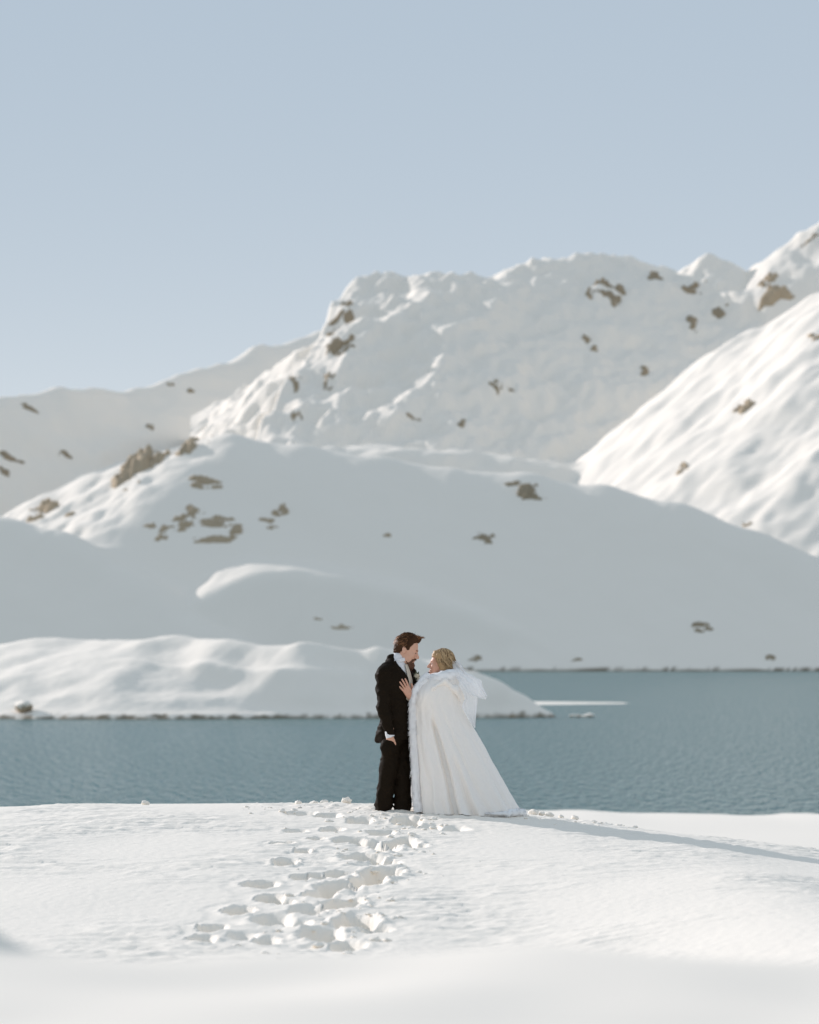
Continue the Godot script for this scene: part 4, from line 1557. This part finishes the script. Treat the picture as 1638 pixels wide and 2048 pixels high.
	gold.outer_radius = 0.0125
	gold.rings = 14
	gold.ring_segments = 6
	var x := along.normalized()
	var ring := obj("ring", gold, mats.gold, g)
	var zz := x.cross(Vector3(0.15, 0.1, 1.0)).normalized()
	if zz.dot(Vector3(0.6, 0.5, 0.0)) < 0.0:
		zz = -zz
	ring.transform = Transform3D(Basis(Quaternion(Vector3.UP, x)), wr + x * 0.120 * 1.12 - zz * 0.014 * 1.12 + Vector3(0, 0, 0.003))
	face_details(g, move, mats.blond_dark, false)
	# --- hair: a chin length bob blown back
	var h := Field.new(Vector3(-0.20, -0.16, -0.14), Vector3(0.14, 0.19, 0.14), 0.006)
	h.ball(Vector3(-0.018, 0.052, 0), Vector3(0.112, 0.100, 0.092))
	h.ball(Vector3(-0.075, -0.020, 0), Vector3(0.068, 0.100, 0.088), Basis(), 0.03)
	for s in [-1.0, 1.0]:
		h.bone(Vector3(0.035, 0.085, 0.062 * s), Vector3(-0.020, -0.040, 0.078 * s), 0.022, 0.026, 0.03)
		h.bone(Vector3(-0.020, -0.040, 0.078 * s), Vector3(-0.085, -0.090, 0.060 * s), 0.026, 0.020, 0.03)
		h.bone(Vector3(0.060, 0.105, 0.030 * s), Vector3(0.020, 0.020, 0.070 * s), 0.018, 0.014, 0.03)
	h.ball(Vector3(0.085, -0.030, 0), Vector3(0.055, 0.100, 0.10), Basis(Vector3(0, 0, 1), 0.25), 0.012, true)
	h.rumple(noise_of(84, 0.03, 3), 0.007, Vector3(0.6, 1.0, 1.0))
	obj("hair", soup_of(h, move), mats.blond, g)
	var sets := [Soup.new(), Soup.new(), Soup.new()]
	for k in 760:
		var sgn := 1.0 if rng.randf() < 0.6 else -1.0
		var ph := rng.randf_range(0.10, 3.0)
		var th := rng.randf_range(0.15, 1.2)
		var e := Vector3(cos(ph) * sin(th), cos(th), sgn * sin(ph) * sin(th))
		if e.x > 0.55 and e.y < 0.7:
			continue
		var p := Vector3(-0.018, 0.052, 0) + e * Vector3(0.114, 0.102, 0.093)
		var q1 := Vector3(p.x - 0.022, p.y - 0.055, p.z * 1.05 + 0.02 * sgn) + Vector3(rng.randfn(), rng.randfn(), rng.randfn()) * 0.006
		var q2 := Vector3(p.x - 0.060 - 0.03 * rng.randf(), minf(p.y - 0.105, -0.02) , q1.z * 0.95 + 0.006 * sgn) + Vector3(rng.randfn(), rng.randfn(), rng.randfn()) * 0.010
		var q3 := q2 + Vector3(-0.040 - 0.02 * rng.randf(), -0.022 + rng.randfn() * 0.016, -0.012 * sgn)
		var pick: int = 0 if rng.randf() < 0.45 else (1 if rng.randf() < 0.6 else 2)
		sets[pick].strand([move * p, move * q1, move * q2, move * q3], 0.0026, 0.0007, (move.basis * e).normalized())
	for k in 1100:
		var sgn := 1.0 if rng.randf() < 0.65 else -1.0
		var ph := rng.randf_range(0.55, 3.0)
		var th := rng.randf_range(0.10, 0.9)
		var run := rng.randf_range(0.7, 1.25)
		var wave := rng.randf_range(0.0, TAU)
		var path := []
		for q in 6:
			var u := q / 5.0
			var tt := th + run * u
			var pp := ph + 0.35 * u + 0.10 * sin(wave + u * 4.0)
			var lift := 1.03 + 0.05 * u + 0.02 * sin(wave + u * 5.0)
			path.append(move * (Vector3(-0.020, 0.050 - 0.03 * u, 0) + Vector3(cos(pp) * sin(tt) * 0.114, cos(tt) * 0.104, sgn * sin(pp) * sin(tt) * 0.095) * lift))
		var pick: int = 0 if rng.randf() < 0.4 else (1 if rng.randf() < 0.55 else 2)
		sets[pick].strand(path, 0.0026, 0.0008, ((path[2] as Vector3) - move.origin).normalized())
	var tones := [mats.blond_light, mats.blond, mats.blond_dark]
	for k in 3:
		obj("hair_locks", sets[k].mesh(), tones[k], g)
	# --- clasp at the throat of the cape
	var cl := Soup.new()
	for k in 6:
		var a := k * 1.05
		var p := Vector3(zx(618), zy(516), 0.10)
		cl.tube([p, p + Vector3(cos(a) * 0.014, sin(a) * 0.012, 0.004), p + Vector3(cos(a) * 0.024, sin(a) * 0.020, 0.0)], [0.003, 0.006, 0.001], 6, 0.5, Vector3(0, 0, 1))
	obj("clasp", cl.mesh(), mats.silver, g)
	var ear := SphereMesh.new()
	ear.radius = 0.006
	ear.height = 0.016
	ear.radial_segments = 10
	ear.rings = 6
	var er := obj("earring", ear, mats.silver, g)
	er.position = Vector3(zx(738), zy(402), 0.088)
	build_veil(g)

func fur_band(g: Node3D, called: String, path: Array, radius: float, hairs: int, rng: RandomNumberGenerator) -> void:
	var s := Soup.new()
	var n := noise_of(85, 0.05, 2)
	var pts := []
	var rad := []
	for p in path:
		pts.append(p)
		var ends := smoothstep(-0.04, 0.22, float(pts.size()) / path.size()) if called == "fur_hem" else 1.0
		rad.append(radius * ends * (1.0 + 0.25 * n.get_noise_3dv(p)))
	s.tube(pts, rad, 12, 0.9, Vector3(0.37, 0.21, 0.9) if called != "fur_trim" else Vector3(0.3, 0.0, 1.0))
	for k in hairs:
		var u := rng.randf() * (path.size() - 1.001)
		var i := int(u)
		var c: Vector3 = (path[i] as Vector3).lerp(path[i + 1], u - i)
		var t: Vector3 = ((path[i + 1] as Vector3) - (path[i] as Vector3)).normalized()
		var e := Vector3(rng.randfn(), rng.randfn(), rng.randfn())
		e = (e - t * e.dot(t)).normalized()
		var p := c + e * float(rad[i]) * 0.85
		var l := rng.randf_range(0.012, 0.026)
		var q := p + (e * 0.8 + t * rng.randfn() * 0.6 + Vector3(0, -0.35, 0)) * l
		s.strand([p, p.lerp(q, 0.55) + e * l * 0.15, q], 0.0034, 0.0006, e)
	obj(called, s.mesh(), mats.fur, g)

func spline(pts: Array, t: float) -> Vector3:
	var m := pts.size() - 1
	var u := clampf(t, 0.0, 1.0) * m
	var i := mini(int(u), m - 1)
	var p0: Vector3 = pts[maxi(i - 1, 0)]
	var p1: Vector3 = pts[i]
	var p2: Vector3 = pts[i + 1]
	var p3: Vector3 = pts[mini(i + 2, m)]
	return p1.cubic_interpolate(p2, p0, p3, u - i)

func veil_sheet(rows: Array, folds: float, seed_: int, depth: float) -> ArrayMesh:
	# rows: splines along the flow, from the upper border to the lower one
	var n := noise_of(seed_, 0.35, 3)
	var nu := 60
	var nv := 40
	var v := PackedVector3Array()
	for j in nv:
		var w := 1.0 - float(j) / (nv - 1)
		for i in nu:
			var t := float(i) / (nu - 1)
			var across := []
			for r in rows:
				across.append(spline(r, t))
			var p := spline(across, w)
			var a := folds * (w + 0.12 * n.get_noise_2d(t * 0.8, w * 0.4)) * TAU
			p.z += depth * smoothstep(0.0, 0.25, t) * (sin(a) + 0.22 * sin(a * 2.3 + 1.0) + 0.5 * n.get_noise_2d(t, w * 0.7))
			p.y += 0.010 * smoothstep(0.0, 0.3, t) * n.get_noise_2d(t * 2.0 + 7.0, w * 2.0)
			p.x += 0.012 * smoothstep(0.7, 1.0, t) * n.get_noise_2d(3.0, w * 5.0)
			v.append(p)
	return grid_mesh(v, nu, nv)

func build_veil(g: Node3D) -> void:
	var Z := func(a: Array) -> Array:
		var out := []
		for e in a:
			out.append(Vector3(zx(e[0]), zy(e[1]), e[2]))
		return out
	var puff := [
		Z.call([[820, 285, 0.02], [858, 316, 0.03], [900, 330, 0.05], [938, 400, 0.08], [1000, 440, 0.09], [1066, 478, 0.08], [1088, 540, 0.06], [1120, 602, 0.05]]),
		Z.call([[835, 330, 0.09], [870, 360, 0.10], [905, 400, 0.13], [945, 450, 0.15], [1000, 480, 0.15], [1045, 525, 0.13], [1075, 570, 0.11], [1116, 614, 0.07]]),
		Z.call([[840, 390, 0.09], [868, 425, 0.13], [905, 465, 0.17], [950, 515, 0.18], [985, 555, 0.17], [1030, 590, 0.14], [1065, 608, 0.11], [1114, 626, 0.07]]),
		Z.call([[830, 425, 0.04], [860, 455, 0.12], [895, 500, 0.17], [930, 545, 0.19], [965, 585, 0.18], [1010, 610, 0.14], [1055, 625, 0.10], [1108, 637, 0.06]]),
	]
	obj("veil", veil_sheet(puff, 2.5, 86, 0.016), mats.veil, g)
	var inner := [
		Z.call([[826, 300, -0.05], [862, 330, -0.06], [892, 345, -0.05], [925, 420, -0.04], [985, 455, -0.03], [1050, 490, -0.02], [1078, 545, -0.01], [1100, 600, 0.0]]),
		Z.call([[840, 360, -0.06], [872, 400, -0.07], [905, 440, -0.08], [950, 490, -0.07], [1000, 530, -0.05], [1040, 560, -0.03], [1070, 590, -0.02], [1098, 620, 0.0]]),
		Z.call([[830, 420, -0.03], [860, 450, -0.05], [900, 490, -0.06], [945, 530, -0.05], [985, 570, -0.03], [1030, 600, -0.01], [1060, 615, 0.0], [1090, 632, 0.01]]),
	]
	obj("veil", veil_sheet(inner, 4.0, 87, 0.018), mats.veil, g)
	var tail := [
		Z.call([[905, 450, 0.10], [960, 480, 0.11], [1012, 540, 0.11], [1040, 610, 0.10], [1036, 690, 0.10], [1028, 780, 0.10], [1020, 866, 0.10]]),
		Z.call([[898, 475, 0.16], [945, 520, 0.17], [985, 580, 0.16], [1005, 650, 0.15], [1010, 720, 0.14], [1016, 800, 0.12], [1018, 864, 0.11]]),
		Z.call([[890, 500, 0.18], [925, 550, 0.20], [955, 610, 0.20], [945, 680, 0.19], [965, 750, 0.17], [998, 815, 0.14], [1015, 862, 0.12]]),
		Z.call([[885, 520, 0.18], [915, 570, 0.21], [935, 630, 0.21], [915, 700, 0.20], [950, 770, 0.17], [990, 830, 0.14], [1013, 860, 0.12]]),
	]
	obj("veil", veil_sheet(tail, 2.5, 88, 0.012), mats.veil, g)

func build_couple() -> void:
	var at_groom := Vector3(-0.164, 0.0, -28.0)
	var y0 := mound_h(at_groom.x, 28.0)
	at_groom.y = y0
	build_groom(at_groom)
	var ground := func(x: float, z: float) -> float: return snow_y(at_groom.x + x, 28.0 - z) - y0
	build_bride(at_groom, ground)
